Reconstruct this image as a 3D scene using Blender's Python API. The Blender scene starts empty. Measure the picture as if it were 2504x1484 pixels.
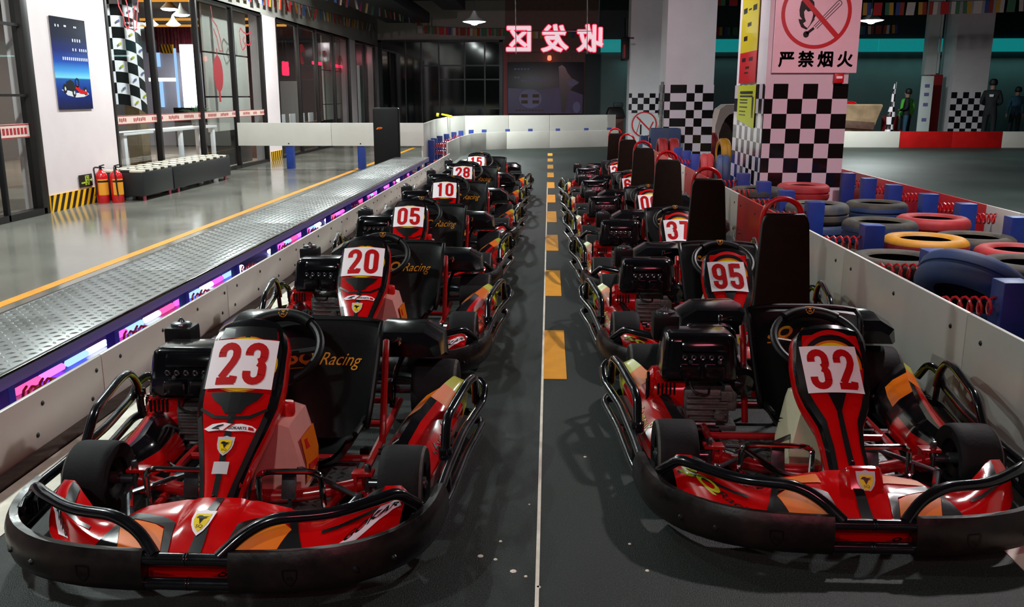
import bpy, bmesh, math, random
from mathutils import Vector, Matrix
from mathutils.geometry import tessellate_polygon

random.seed(7)
SC = bpy.context.scene
COL = SC.collection
R = math.radians

# ---------------------------------------------------------------- camera, sky, lamps, exposure
cam_data = bpy.data.cameras.new('camera')
cam_data.lens = 31.342
cam_data.sensor_width = 36.0
cam_data.clip_end = 120
cam = bpy.data.objects.new('camera', cam_data)
COL.objects.link(cam)
cam.location = (0, 0, 1.45)
cam.rotation_euler = (R(90 - 13.0925), 0, R(2.3538))
SC.camera = cam
SC.view_settings.view_transform = 'Standard'
SC.view_settings.look = 'None'
SC.view_settings.gamma = 1.0
SC.view_settings.exposure = 0.0
SC.view_settings.use_curve_mapping = False

world = bpy.data.worlds.new('hall')
SC.world = world
world.use_nodes = True
world.node_tree.nodes['Background'].inputs[0].default_value = (0.55, 0.7, 0.8, 1)
world.node_tree.nodes['Background'].inputs[1].default_value = 0.022


def lamp(name, kind, loc, energy, color, size=0.3, rot=(0, 0, 0), size_y=None, spread=None):
    d = bpy.data.lights.new(name, kind)
    d.energy = energy
    d.color = color
    if kind == 'AREA':
        d.size = size
        if size_y:
            d.shape = 'RECTANGLE'
            d.size_y = size_y
        else:
            d.shape = 'DISK'
        if spread:
            d.spread = R(spread)
    else:
        d.shadow_soft_size = size
    o = bpy.data.objects.new(name, d)
    o.location = loc
    o.rotation_euler = [R(a) for a in rot]
    COL.objects.link(o)
    return o


COOL = (0.90, 1.0, 0.97)
# high bay lamps hung over the walkway side of the hall
for (lx, ly, le) in ((-4.9, 3.7, 270), (-4.9, 8.8, 260), (-4.9, 14.0, 260), (-4.6, 19.5, 260)):
    lamp('bay_and_fill_lamp', 'AREA', (lx + .5, ly, 4.3), le * 1.12, COOL, 0.30, (0, 22, 0))
# high bay lamps and added fills over the track, the two that are in view have their shades built below
lamp('bay_and_fill_lamp', 'AREA', (-1.96, 24.0, 3.20), 330, COOL, 0.34)
lamp('bay_and_fill_lamp', 'AREA', (8.13, 24.0, 3.20), 330, COOL, 0.34)
lamp('bay_and_fill_lamp', 'AREA', (-1.6, -1.6, 4.0), 105, COOL, 0.26)
lamp('bay_and_fill_lamp', 'AREA', (3.3, 6.6, 4.3), 230, (1.0, 0.90, 0.92), 0.30)  # added fill that brightens the left barrier
lamp('bay_and_fill_lamp', 'AREA', (0.6, 13.0, 4.4), 210, (1.0, 0.88, 0.92), 0.30, (38, 0, -8))  # added fill tilted at the far pillar fronts and end barrier
lamp('bay_and_fill_lamp', 'AREA', (6.8, 13.0, 4.2), 260, COOL, 0.30)
# red tube sign on the wall behind the photographer, then an added red fill
lamp('red_sign_and_fill_lamp', 'AREA', (1.8, -3.2, 4.3), 85, (1.0, 0.22, 0.30), 2.4, (64, 0, 22), 0.8)
lamp('red_sign_and_fill_lamp', 'AREA', (2.6, 5.6, 4.45), 20, (1.0, 0.24, 0.34), 1.4, (68, 0, -6), 0.4, 60)  # added red fill aimed at the nearest pillar, no sign modelled here
# added teal fill below the fascia, tints the far shop wall
lamp('teal_fill', 'AREA', (10.5, 33.5, 2.9), 55, (0.45, 1.0, 0.95), 16.0, (-12, 0, 0), 0.2)
# room behind the left glazing
lamp('room_lamp', 'AREA', (-8.8, 20.0, 3.3), 430, (1.0, 0.9, 0.78), 3.0, (0, 0, 0), 8.0)
lamp('room_lamp', 'AREA', (-8.6, 30.0, 3.3), 90, (1.0, 0.85, 0.8), 3.0, (0, 0, 0), 6.0)


# ---------------------------------------------------------------- materials
def s2l(c):
    return tuple((x / 12.92 if x <= 0.04045 else ((x + 0.055) / 1.055) ** 2.4) for x in c)


def rgb(r, g, b):
    return s2l((r / 255, g / 255, b / 255))


def mat(name, col, rough=0.5, metal=0.0, coat=0.0, spec=0.5, emit=None, estr=0.0, noise=0.0, nscale=8.0,
        bump=0.0, bscale=60.0, rvar=0.0, second=None, trans=0.0, sss=0.0):
    m = bpy.data.materials.new(name)
    m.use_nodes = True
    nt = m.node_tree
    b = nt.nodes['Principled BSDF']
    b.inputs['Base Color'].default_value = (*col, 1)
    b.inputs['Roughness'].default_value = rough
    b.inputs['Metallic'].default_value = metal
    b.inputs['Coat Weight'].default_value = coat
    b.inputs['Coat Roughness'].default_value = 0.08
    b.inputs['Specular IOR Level'].default_value = spec
    if sss:
        b.inputs['Subsurface Weight'].default_value = sss
        b.inputs['Subsurface Radius'].default_value = (0.04, 0.02, 0.015)
    if emit:
        b.inputs['Emission Color'].default_value = (*emit, 1)
        b.inputs['Emission Strength'].default_value = estr
    if noise or rvar or second:
        tc = nt.nodes.new('ShaderNodeTexCoord')
        n = nt.nodes.new('ShaderNodeTexNoise')
        n.inputs['Scale'].default_value = nscale
        n.inputs['Detail'].default_value = 6
        n.inputs['Roughness'].default_value = 0.62
        nt.links.new(tc.outputs['Object'], n.inputs['Vector'])
        if noise or second:
            mix = nt.nodes.new('ShaderNodeMix')
            mix.data_type = 'RGBA'
            mix.inputs[6].default_value = (*[c * (1 - noise) for c in col], 1)
            mix.inputs[7].default_value = (*(second or [min(1, c * (1 + noise)) for c in col]), 1)
            rp = nt.nodes.new('ShaderNodeValToRGB')
            rp.color_ramp.elements[0].position = 0.36
            rp.color_ramp.elements[1].position = 0.66
            nt.links.new(n.outputs['Fac'], rp.inputs[0])
            nt.links.new(rp.outputs[0], mix.inputs[0])
            nt.links.new(mix.outputs[2], b.inputs['Base Color'])
        if rvar:
            mr = nt.nodes.new('ShaderNodeMapRange')
            mr.inputs[1].default_value = 0.3
            mr.inputs[2].default_value = 0.7
            mr.inputs[3].default_value = max(0.02, rough - rvar)
            mr.inputs[4].default_value = min(1, rough + rvar)
            nt.links.new(n.outputs['Fac'], mr.inputs[0])
            nt.links.new(mr.outputs[0], b.inputs['Roughness'])
    if bump:
        tc2 = nt.nodes.new('ShaderNodeTexCoord')
        n2 = nt.nodes.new('ShaderNodeTexNoise')
        n2.inputs['Scale'].default_value = bscale
        n2.inputs['Detail'].default_value = 4
        bp = nt.nodes.new('ShaderNodeBump')
        bp.inputs['Strength'].default_value = bump
        bp.inputs['Distance'].default_value = 0.01
        nt.links.new(tc2.outputs['Object'], n2.inputs['Vector'])
        nt.links.new(n2.outputs['Fac'], bp.inputs['Height'])
        nt.links.new(bp.outputs[0], b.inputs['Normal'])
    return m


def glow(name, col, strength):
    m = bpy.data.materials.new(name)
    m.use_nodes = True
    nt = m.node_tree
    nt.nodes.clear()
    e = nt.nodes.new('ShaderNodeEmission')
    o = nt.nodes.new('ShaderNodeOutputMaterial')
    e.inputs[0].default_value = (*col, 1)
    e.inputs[1].default_value = strength
    nt.links.new(e.outputs[0], o.inputs[0])
    return m


def glass_mat(name, tint, refl):
    m = bpy.data.materials.new(name)
    m.use_nodes = True
    nt = m.node_tree
    nt.nodes.clear()
    t = nt.nodes.new('ShaderNodeBsdfTransparent')
    g = nt.nodes.new('ShaderNodeBsdfGlossy')
    fr = nt.nodes.new('ShaderNodeFresnel')
    ma = nt.nodes.new('ShaderNodeMath')
    mx = nt.nodes.new('ShaderNodeMixShader')
    o = nt.nodes.new('ShaderNodeOutputMaterial')
    t.inputs[0].default_value = (*tint, 1)
    g.inputs['Roughness'].default_value = 0.02
    fr.inputs[0].default_value = 1.45
    ma.operation = 'MULTIPLY'
    ge = nt.nodes.new('ShaderNodeNewGeometry')
    mb_ = nt.nodes.new('ShaderNodeMath')
    mb_.operation = 'SUBTRACT'
    mb_.inputs[0].default_value = refl
    nt.links.new(ge.outputs['Backfacing'], mb_.inputs[1])
    mb_.use_clamp = True
    nt.links.new(mb_.outputs[0], ma.inputs[1])
    nt.links.new(fr.outputs[0], ma.inputs[0])
    nt.links.new(ma.outputs[0], mx.inputs[0])
    nt.links.new(t.outputs[0], mx.inputs[1])
    nt.links.new(g.outputs[0], mx.inputs[2])
    nt.links.new(mx.outputs[0], o.inputs[0])
    return m


M = dict(
    red=mat('red_body_plastic', rgb(196, 8, 12), 0.16, coat=0.6, rvar=0.06, noise=0.10, nscale=5),
    darkred=mat('dark_red_plastic', rgb(120, 8, 12), 0.3, coat=0.4, noise=0.12),
    frame_red=mat('red_frame_paint', rgb(158, 10, 14), 0.3, coat=0.4, noise=0.15),
    black=mat('black_gloss_plastic', rgb(14, 14, 17), 0.16, coat=0.5, rvar=0.06),
    plastic=mat('black_bumper_plastic', rgb(17, 15, 16), 0.36, noise=0.25, nscale=7, rvar=0.12, bump=0.15, bscale=25,
                second=rgb(33, 26, 23), spec=0.4),
    matte=mat('matte_black', rgb(9, 9, 10), 0.45, spec=0.3),
    ink=mat('black_print', rgb(20, 19, 20), 0.3, coat=0.3),
    rubber=mat('tyre_rubber', rgb(22, 23, 24), 0.72, spec=0.25, noise=0.2, nscale=14, bump=0.1, bscale=90),
    rubber_grey=mat('scuffed_rubber', rgb(82, 80, 76), 0.85, noise=0.3, nscale=40),
    steel=mat('dark_steel_tube', rgb(34, 36, 40), 0.2, 0.6, coat=0.7, noise=0.2, rvar=0.1),
    bare=mat('bright_steel_tube', rgb(120, 124, 128), 0.24, 0.9, rvar=0.08),
    chrome=mat('chrome', rgb(205, 205, 205), 0.1, 1.0),
    alu=mat('cast_aluminium', rgb(122, 126, 124), 0.42, 0.8, noise=0.3, nscale=18, bump=0.2, bscale=50),
    orange=mat('orange_print', rgb(224, 112, 14), 0.38, spec=0.3, noise=0.06),
    yellow=mat('yellow_print', rgb(245, 214, 10), 0.3, coat=0.4),
    lime=mat('lime_print', rgb(186, 190, 20), 0.3, coat=0.4),
    white=mat('white_paper', rgb(250, 244, 248), 0.5, spec=0.3),
    silver=mat('silver_sticker', rgb(205, 205, 208), 0.35, coat=0.2),
    rednum=mat('red_ink', rgb(190, 4, 12), 0.6, spec=0.15),
    amber=mat('amber_thread', rgb(224, 148, 12), 0.55),
    seat=mat('black_seat_cover', rgb(11, 13, 13), 0.42, spec=0.3, noise=0.15, nscale=6, bump=0.06, bscale=40),
    pad=mat('dark_brown_leather', rgb(30, 20, 14), 0.65, spec=0.1, noise=0.12, nscale=20, bump=0.12, bscale=220),
    padedge=mat('black_leather_edge', rgb(10, 10, 11), 0.42, spec=0.25),
    hoop=mat('red_hoop_paint', rgb(205, 10, 16), 0.28, coat=0.5),
    tank_pink_lit=mat('white_tank_pink_lit', rgb(220, 152, 142), 0.42, sss=0.15, noise=0.05),  # pink of the red light is put into the white tank colour
    tank=mat('cream_white_tank', rgb(222, 212, 180), 0.36, sss=0.15, noise=0.06),
    cap=mat('red_cap', rgb(205, 22, 26), 0.35),
    capgrey=mat('grey_cap', rgb(120, 120, 118), 0.4),
    bolt=mat('dark_bolt', rgb(40, 42, 44), 0.4, 0.5),
    panel=mat('white_barrier_plastic', rgb(214, 212, 204), 0.34, noise=0.1, nscale=1.6, rvar=0.06, second=rgb(198, 194, 186)),
    panelred=mat('red_barrier_plastic', rgb(176, 20, 20), 0.34, noise=0.16, nscale=2.5),
    bluepost=mat('blue_post_paint', rgb(20, 50, 128), 0.45, noise=0.15, nscale=6),
    spring=mat('red_spring', rgb(178, 20, 26), 0.28, coat=0.5),
    t_red=mat('red_painted_tyre', rgb(152, 34, 38), 0.65, noise=0.22, nscale=5),
    t_blue=mat('blue_painted_tyre', rgb(26, 60, 116), 0.65, noise=0.25, nscale=5, second=rgb(50, 66, 88)),
    t_dark=mat('dirty_dark_tyre', rgb(38, 42, 46), 0.75, noise=0.3, nscale=5, second=rgb(74, 68, 54)),
    t_grey=mat('dusty_grey_blue_tyre', rgb(58, 72, 88), 0.75, noise=0.25, nscale=4, second=rgb(96, 90, 74)),
    t_yellow=mat('yellow_painted_tyre', rgb(178, 124, 20), 0.6, noise=0.18, nscale=5),
    checkw=mat('white_check_wrap', rgb(214, 208, 216), 0.14, coat=0.4, bump=0.12, bscale=7),
    checkb=mat('black_check_wrap', rgb(22, 20, 20), 0.12, coat=0.4, bump=0.12, bscale=7),
    pillar=mat('white_pillar_paint', rgb(206, 204, 208), 0.5, noise=0.04, nscale=2),
    wall=mat('white_wall_pink_lit', rgb(212, 198, 200), 0.5, noise=0.04, nscale=1.5),  # white paint tinted with the pink light that falls on it
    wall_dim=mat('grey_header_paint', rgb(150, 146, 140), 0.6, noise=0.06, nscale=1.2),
    mullion=mat('dark_window_frame', rgb(36, 32, 32), 0.35, 0.4),
    hazy=mat('hazard_yellow', rgb(238, 176, 18), 0.4),
    hazk=mat('hazard_black', rgb(24, 22, 20), 0.4),
    line=mat('yellow_floor_paint', rgb(214, 140, 22), 0.42, noise=0.1, nscale=7, rvar=0.1),
    dash=mat('yellow_lane_paint', rgb(232, 158, 26), 0.6, noise=0.1, nscale=9, second=rgb(208, 142, 34)),
    chalk=mat('white_track_paint', rgb(222, 216, 200), 0.6, noise=0.12, nscale=9),
    ceil=mat('dark_ceiling_paint', rgb(34, 42, 46), 0.8, noise=0.2, nscale=0.6),
    duct=mat('dark_duct_metal', rgb(40, 44, 50), 0.5, 0.3),
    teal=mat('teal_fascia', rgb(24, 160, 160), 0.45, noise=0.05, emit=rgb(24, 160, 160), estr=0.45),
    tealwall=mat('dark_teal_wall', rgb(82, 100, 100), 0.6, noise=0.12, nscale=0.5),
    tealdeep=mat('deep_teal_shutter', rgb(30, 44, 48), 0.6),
    darkglass=mat('dark_shop_glass', rgb(12, 17, 18), 0.06, spec=0.6),
    storeframe=mat('dark_shop_frame', rgb(24, 27, 29), 0.35, 0.3),
    bench=mat('black_bench_leather', rgb(24, 26, 28), 0.4, bump=0.1, bscale=30),
    cream=mat('cream_check_leather', rgb(214, 204, 182), 0.4),
    leg=mat('pink_leg', rgb(190, 90, 110), 0.25, 0.5),  # plain pink bench leg
    fire=mat('extinguisher_red', rgb(196, 20, 26), 0.25, coat=0.4),
    label=mat('orange_label', rgb(226, 150, 40), 0.45),
    hose=mat('black_hose', rgb(20, 20, 20), 0.5),
    signk=mat('dark_sign_board', rgb(20, 30, 24), 0.4),
    signy=mat('luminous_sign_print', rgb(190, 215, 70), 0.4, emit=rgb(190, 215, 70), estr=0.15),
    signpink=mat('white_sign_board', rgb(236, 214, 220), 0.4, noise=0.02),
    signred=mat('sign_red', rgb(190, 14, 22), 0.4),
    bannery=mat('yellow_banner', rgb(202, 190, 30), 0.3, coat=0.3),
    bannerr=mat('red_banner', rgb(190, 26, 36), 0.3, coat=0.3),
    notice=mat('yellow_green_notice', rgb(176, 190, 24), 0.35),
    purple=mat('purple_poster', rgb(52, 38, 96), 0.35, noise=0.3, nscale=0.8),
    navy=mat('navy_poster_print', rgb(26, 22, 40), 0.35),
    lilac=mat('lilac_print_and_glow', rgb(104, 100, 150), 0.4),
    beige=mat('brown_cover_cloth', rgb(150, 124, 96), 0.6, noise=0.3, nscale=2.5),
    brown=mat('dark_brown_cover', rgb(86, 60, 48), 0.6, noise=0.2),
    pinkcover=mat('pink_white_shell', rgb(226, 196, 190), 0.4),
    cabwhite=mat('white_board', rgb(196, 206, 204), 0.5),
    redcol=mat('dull_red_paint', rgb(140, 30, 34), 0.5),
    tex=mat('dark_clothes', rgb(20, 26, 30), 0.8),
    jeans=mat('blue_jeans', rgb(40, 80, 104), 0.8),
    limevest=mat('lime_vest', rgb(90, 200, 60), 0.6),
    skin=mat('skin', rgb(150, 120, 104), 0.6),
    hair=mat('black_hair', rgb(14, 14, 16), 0.6),
    redchair=mat('red_seat_shell', rgb(110, 16, 22), 0.4),
    reddeco=mat('red_paper_cut', rgb(150, 22, 36), 0.5),
    tape=mat('frosted_safety_tape', rgb(206, 180, 170), 0.5),
    wood=mat('dull_timber_post', rgb(120, 96, 66), 0.6, noise=0.2),
    screen=mat('white_panel', rgb(196, 190, 182), 0.5),
    plant=mat('green_leaf', rgb(60, 110, 66), 0.5),
    yell=mat('yellow_plastic', rgb(240, 220, 20), 0.4),
    interior=mat('room_wall', rgb(112, 104, 104), 0.6),
    darkred_cloth=mat('dark_red_tinsel', rgb(96, 26, 36), 0.35, noise=0.5, nscale=20),
    wood_floor=mat('room_floor', rgb(150, 140, 128), 0.3),
    qr=mat('grey_patch', rgb(180, 180, 180), 0.5),
    neon_w=glow('neon_face', (1.0, 0.74, 0.80), 0.85),
    neon_r=glow('neon_rim', (1.0, 0.03, 0.08), 1.6),
    lampglow=glow('lamp_glow', (0.86, 0.97, 1.0), 9.0),
    warm=glow('warm_tube', (1.0, 0.42, 0.06), 1.1),
    lightbox=glow('light_box', (0.95, 1.0, 1.0), 5.0),
    bluebox=glow('blue_white_tube', (0.35, 0.6, 1.0), 1.6),
    cyan=glow('cyan_screen', (0.25, 0.85, 0.9), 0.8),
    redglow=glow('red_lantern_glow', (1.0, 0.03, 0.09), 2.4),
    exitred=glow('red_signal_glow', (1.0, 0.12, 0.06), 3.0),
    led_m=glow('led_magenta', (1.0, 0.06, 0.55), 3.2),
    led_b=glow('led_blue', (0.15, 0.25, 1.0), 3.6),
    led_w=glow('led_white', (0.75, 0.85, 1.0), 6.0),
    led_r=glow('led_red', (1.0, 0.05, 0.18), 3.2),
    led_v=glow('led_violet', (0.45, 0.08, 1.0), 4.0),
)
FLAGM = [mat('flag_' + n, rgb(*c), 0.7) for n, c in (('red', (190, 40, 44)), ('white', (196, 192, 186)),
         ('gold', (190, 150, 60)), ('blue', (60, 80, 140)), ('green', (70, 120, 90)), ('rust', (150, 60, 44)))]


def floor_mat(name, base, second, rough, rvar, scale, bump, bscale, spec=0.5, speck=None):
    m = mat(name, base, rough, spec=spec, rvar=rvar, nscale=scale, second=second, noise=0.05, bump=bump, bscale=bscale)
    return m


def asphalt_mat():
    m = bpy.data.materials.new('track_asphalt')
    m.use_nodes = True
    nt = m.node_tree
    b = nt.nodes['Principled BSDF']
    b.inputs['Specular IOR Level'].default_value = 0.35
    tc = nt.nodes.new('ShaderNodeTexCoord')
    mixes = []
    for scale, det, lo, hi, ca, cb in ((0.45, 5, .35, .65, rgb(27, 33, 31), rgb(42, 50, 47)), (230, 2, .42, .72, (.45, .45, .45), (2.3, 2.3, 2.2))):
        n = nt.nodes.new('ShaderNodeTexNoise')
        n.inputs['Scale'].default_value = scale
        n.inputs['Detail'].default_value = det
        r = nt.nodes.new('ShaderNodeValToRGB')
        r.color_ramp.elements[0].position, r.color_ramp.elements[1].position = lo, hi
        r.color_ramp.elements[0].color, r.color_ramp.elements[1].color = (*ca, 1), (*cb, 1)
        nt.links.new(tc.outputs['Object'], n.inputs['Vector'])
        nt.links.new(n.outputs['Fac'], r.inputs[0])
        mixes.append((n, r))
    mx = nt.nodes.new('ShaderNodeMix')
    mx.data_type = 'RGBA'
    mx.blend_type = 'MULTIPLY'
    mx.inputs[0].default_value = 1
    nt.links.new(mixes[0][1].outputs[0], mx.inputs[6])
    nt.links.new(mixes[1][1].outputs[0], mx.inputs[7])
    nt.links.new(mx.outputs[2], b.inputs['Base Color'])
    mr = nt.nodes.new('ShaderNodeMapRange')
    mr.inputs[3].default_value, mr.inputs[4].default_value = .38, .68
    nt.links.new(mixes[0][0].outputs['Fac'], mr.inputs[0])
    nt.links.new(mr.outputs[0], b.inputs['Roughness'])
    bp = nt.nodes.new('ShaderNodeBump')
    bp.inputs['Strength'].default_value = .6
    bp.inputs['Distance'].default_value = .004
    nt.links.new(mixes[1][0].outputs['Fac'], bp.inputs['Height'])
    nt.links.new(bp.outputs[0], b.inputs['Normal'])
    return m


M['asphalt'] = asphalt_mat()
M['concrete'] = floor_mat('polished_concrete', rgb(108, 106, 99), rgb(122, 120, 112), 0.14, 0.06, 0.7, 0.0, 50)
M['tread_top'] = mat('worn_tread_lozenge', rgb(200, 202, 200), 0.24, 0.7)
M['tread'] = mat('tread_plate', rgb(118, 120, 120), 0.36, 0.6, noise=0.12, nscale=3, rvar=0.08)
M['dirt'] = mat('grimy_kerb_edge', rgb(120, 104, 92), 0.8, noise=0.5, nscale=14, second=rgb(60, 56, 50))
M['glass'] = glass_mat('clear_glazing', (0.86, 0.88, 0.88), 1.0)


# ---------------------------------------------------------------- mesh helpers
class MB:
    def __init__(self):
        self.v, self.f, self.m, self.s = [], [], [], []

    def add(self, vs, fs, mi=0, smooth=True):
        o = len(self.v)
        self.v += [tuple(p) for p in vs]
        for k, f in enumerate(fs):
            self.f.append(tuple(i + o for i in f))
            self.m.append(mi[k] if isinstance(mi, (list, tuple)) else mi)
            self.s.append(smooth)
        return self

    def bm(self, b, mi=0, mtx=None, smooth=True):
        b.verts.index_update()
        vs = [(mtx @ v.co if mtx else v.co) for v in b.verts]
        self.add(vs, [[v.index for v in f.verts] for f in b.faces], mi, smooth)
        b.free()
        return self

    def box(self, c, s, mi=0, bev=0.0, rot=None, seg=2, taper=None):
        b = bmesh.new()
        bmesh.ops.create_cube(b, size=1)
        for v in b.verts:
            v.co = Vector((v.co.x * s[0], v.co.y * s[1], v.co.z * s[2]))
            if taper and v.co.z > 0:
                v.co.x *= taper[0]
                v.co.y *= taper[1]
        if bev:
            bmesh.ops.bevel(b, geom=list(b.edges), offset=bev, segments=seg, affect='EDGES', profile=0.6)
        mt = Matrix.Translation(c)
        if rot:
            mt = mt @ Matrix.Rotation(R(rot[2]), 4, 'Z') @ Matrix.Rotation(R(rot[1]), 4, 'Y') @ Matrix.Rotation(R(rot[0]), 4, 'X')
        return self.bm(b, mi, mt)

    def tube(self, pts, r, n=10, mi=0, closed=False, cap=True, r2=None):
        pts = [Vector(p) for p in pts]
        k = len(pts)
        T = []
        for i in range(k):
            a = pts[(i - 1) % k] if (closed or i > 0) else pts[i]
            c = pts[(i + 1) % k] if (closed or i < k - 1) else pts[i]
            T.append((c - a).normalized())
        up = Vector((0, 0, 1)) if abs(T[0].z) < 0.9 else Vector((0, 1, 0))
        nrm = (up - T[0] * up.dot(T[0])).normalized()
        vs, fs = [], []
        for i in range(k):
            nrm = (nrm - T[i] * nrm.dot(T[i])).normalized()
            bn = T[i].cross(nrm)
            rr = r if r2 is None else r + (r2 - r) * i / max(1, k - 1)
            for j in range(n):
                a = 2 * math.pi * j / n
                vs.append(pts[i] + (nrm * math.cos(a) + bn * math.sin(a)) * rr)
        for i in range(k if closed else k - 1):
            for j in range(n):
                i2 = (i + 1) % k
                fs.append((i * n + j, i * n + (j + 1) % n, i2 * n + (j + 1) % n, i2 * n + j))
        if cap and not closed:
            fs.append(tuple(range(n - 1, -1, -1)))
            fs.append(tuple(range((k - 1) * n, k * n)))
        return self.add(vs, fs, mi)

    def cyl(self, a, b, r, n=16, mi=0, r2=None):
        return self.tube([a, b], r, n, mi, r2=r2)

    def lathe(self, prof, c=(0, 0, 0), axis='Z', n=24, mi=0, closed=False):
        vs, fs = [], []
        k = len(prof)
        for i in range(n):
            a = 2 * math.pi * i / n
            ca, sa = math.cos(a), math.sin(a)
            for (r, h) in prof:
                p = {'Z': (r * ca, r * sa, h), 'X': (h, r * ca, r * sa), 'Y': (r * ca, h, -r * sa)}[axis]
                vs.append((p[0] + c[0], p[1] + c[1], p[2] + c[2]))
        mis = []
        for i in range(n):
            for j in range(k if closed else k - 1):
                j2 = (j + 1) % k
                i2 = (i + 1) % n
                fs.append((i * k + j, i2 * k + j, i2 * k + j2, i * k + j2))
                mis.append(mi[j] if isinstance(mi, list) else mi)
        return self.add(vs, fs, mis)

    def grid(self, fn, us, vs_, mi=0):
        nu, nv = len(us), len(vs_)
        P = [fn(u, v) for v in vs_ for u in us]
        fs, ms = [], []
        for j in range(nv - 1):
            for i in range(nu - 1):
                fs.append((j * nu + i, j * nu + i + 1, (j + 1) * nu + i + 1, (j + 1) * nu + i))
                ms.append(mi((us[i] + us[i + 1]) / 2, (vs_[j] + vs_[j + 1]) / 2) if callable(mi) else mi)
        return self.add(P, fs, ms)

    def loft(self, rings, mi=0, cap=True):
        n = len(rings[0])
        vs = [p for r_ in rings for p in r_]
        fs = []
        for i in range(len(rings) - 1):
            for j in range(n):
                fs.append((i * n + j, i * n + (j + 1) % n, (i + 1) * n + (j + 1) % n, (i + 1) * n + j))
        if cap:
            fs.append(tuple(range(n - 1, -1, -1)))
            fs.append(tuple(range((len(rings) - 1) * n, len(rings) * n)))
        return self.add(vs, fs, mi)

    def quad(self, a, b, c, d, mi=0):
        return self.add([a, b, c, d], [(0, 1, 2, 3)], mi, False)


def mesh_of(name, mb, mats, sharp=35, recalc=True, solid=0.0):
    me = bpy.data.meshes.new(name)
    me.from_pydata(mb.v, [], mb.f)
    if not isinstance(mats, (list, tuple)):
        mats = [mats]
    for m in mats:
        me.materials.append(m)
    me.polygons.foreach_set('material_index', mb.m)
    me.polygons.foreach_set('use_smooth', mb.s)
    if recalc or solid:
        b = bmesh.new()
        b.from_mesh(me)
        if recalc:
            bmesh.ops.recalc_face_normals(b, faces=b.faces)
        if solid:
            bmesh.ops.solidify(b, geom=list(b.faces), thickness=solid)
        b.to_mesh(me)
        b.free()
    me.update()
    if sharp:
        me.set_sharp_from_angle(angle=R(sharp))
    return me


def ob(name, mb, mats=None, parent=None, **kw):
    me = mb if isinstance(mb, bpy.types.Mesh) else mesh_of(name, mb, mats, **kw)
    o = bpy.data.objects.new(name, me)
    COL.objects.link(o)
    if parent:
        o.parent = parent
    return o


def empty(name, loc=(0, 0, 0), rz=0):
    o = bpy.data.objects.new(name, None)
    o.empty_display_size = 0.1
    o.location = loc
    o.rotation_euler = (0, 0, rz)
    COL.objects.link(o)
    return o


def tag(o, label=None, cat=None, group=None, kind=None):
    if label:
        o['label'] = label
    if cat:
        o['category'] = cat
    if group:
        o['group'] = group
    if kind:
        o['kind'] = kind
    return o


def struct(name, mb, mats, **kw):
    return tag(ob(name, mb, mats, **kw), kind='structure')


def copy_tree(o, parent=None):
    c = o.copy()
    COL.objects.link(c)
    if parent:
        c.parent = parent
    for ch in list(o.children):
        copy_tree(ch, c)
    return c


def fillet(pts, rad, seg=4, closed=False):
    pts = [Vector(p) for p in pts]
    k = len(pts)
    out = []
    for i in range(k):
        if not closed and i in (0, k - 1):
            out.append(pts[i])
            continue
        p, a, b = pts[i], pts[(i - 1) % k], pts[(i + 1) % k]
        da, db = a - p, b - p
        rr = min(rad, da.length * 0.48, db.length * 0.48)
        s, e = p + da.normalized() * rr, p + db.normalized() * rr
        for t in range(seg + 1):
            t /= seg
            out.append(s * (1 - t) ** 2 + p * 2 * t * (1 - t) + e * t * t)
    return out


def interp(xs, ys, x):
    if x <= xs[0]:
        return ys[0]
    for i in range(len(xs) - 1):
        if x <= xs[i + 1]:
            t = (x - xs[i]) / (xs[i + 1] - xs[i])
            return ys[i] + (ys[i + 1] - ys[i]) * t
    return ys[-1]


def lins(a, b, n):
    return [a + (b - a) * i / n for i in range(n + 1)]


def decal(mb, poly, fn, mi, step=None):
    """fill a 2D outline, cut it along a grid and lay it on the surface fn(x, y)"""
    b = bmesh.new()
    vs = [b.verts.new((p[0], p[1], 0)) for p in poly]
    for i in range(len(vs)):
        b.edges.new((vs[i], vs[(i + 1) % len(vs)]))
    for t in tessellate_polygon([[Vector((p[0], p[1], 0)) for p in poly]]):
        try:
            b.faces.new([vs[i] for i in t])
        except ValueError:
            pass
    if step:
        for ax in (0, 1):
            lo = min(p[ax] for p in poly)
            hi = max(p[ax] for p in poly)
            c = math.floor(lo / step[ax]) * step[ax] + step[ax]
            while c < hi:
                co = [0, 0, 0]
                co[ax] = c
                no = [0, 0, 0]
                no[ax] = 1
                bmesh.ops.bisect_plane(b, geom=b.verts[:] + b.edges[:] + b.faces[:], plane_co=co, plane_no=no)
                c += step[ax]
    b.verts.index_update()
    mb.add([fn(v.co.x, v.co.y) for v in b.verts], [[v.index for v in f.verts] for f in b.faces], mi, True)
    b.free()


def ellipse(cx, cy, rx, ry, n=28, a0=0, a1=360):
    return [(cx + rx * math.cos(R(a0 + (a1 - a0) * i / n)), cy + ry * math.sin(R(a0 + (a1 - a0) * i / n))) for i in range(n + (0 if a1 - a0 >= 360 else 1))]


_txt = {}


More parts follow.
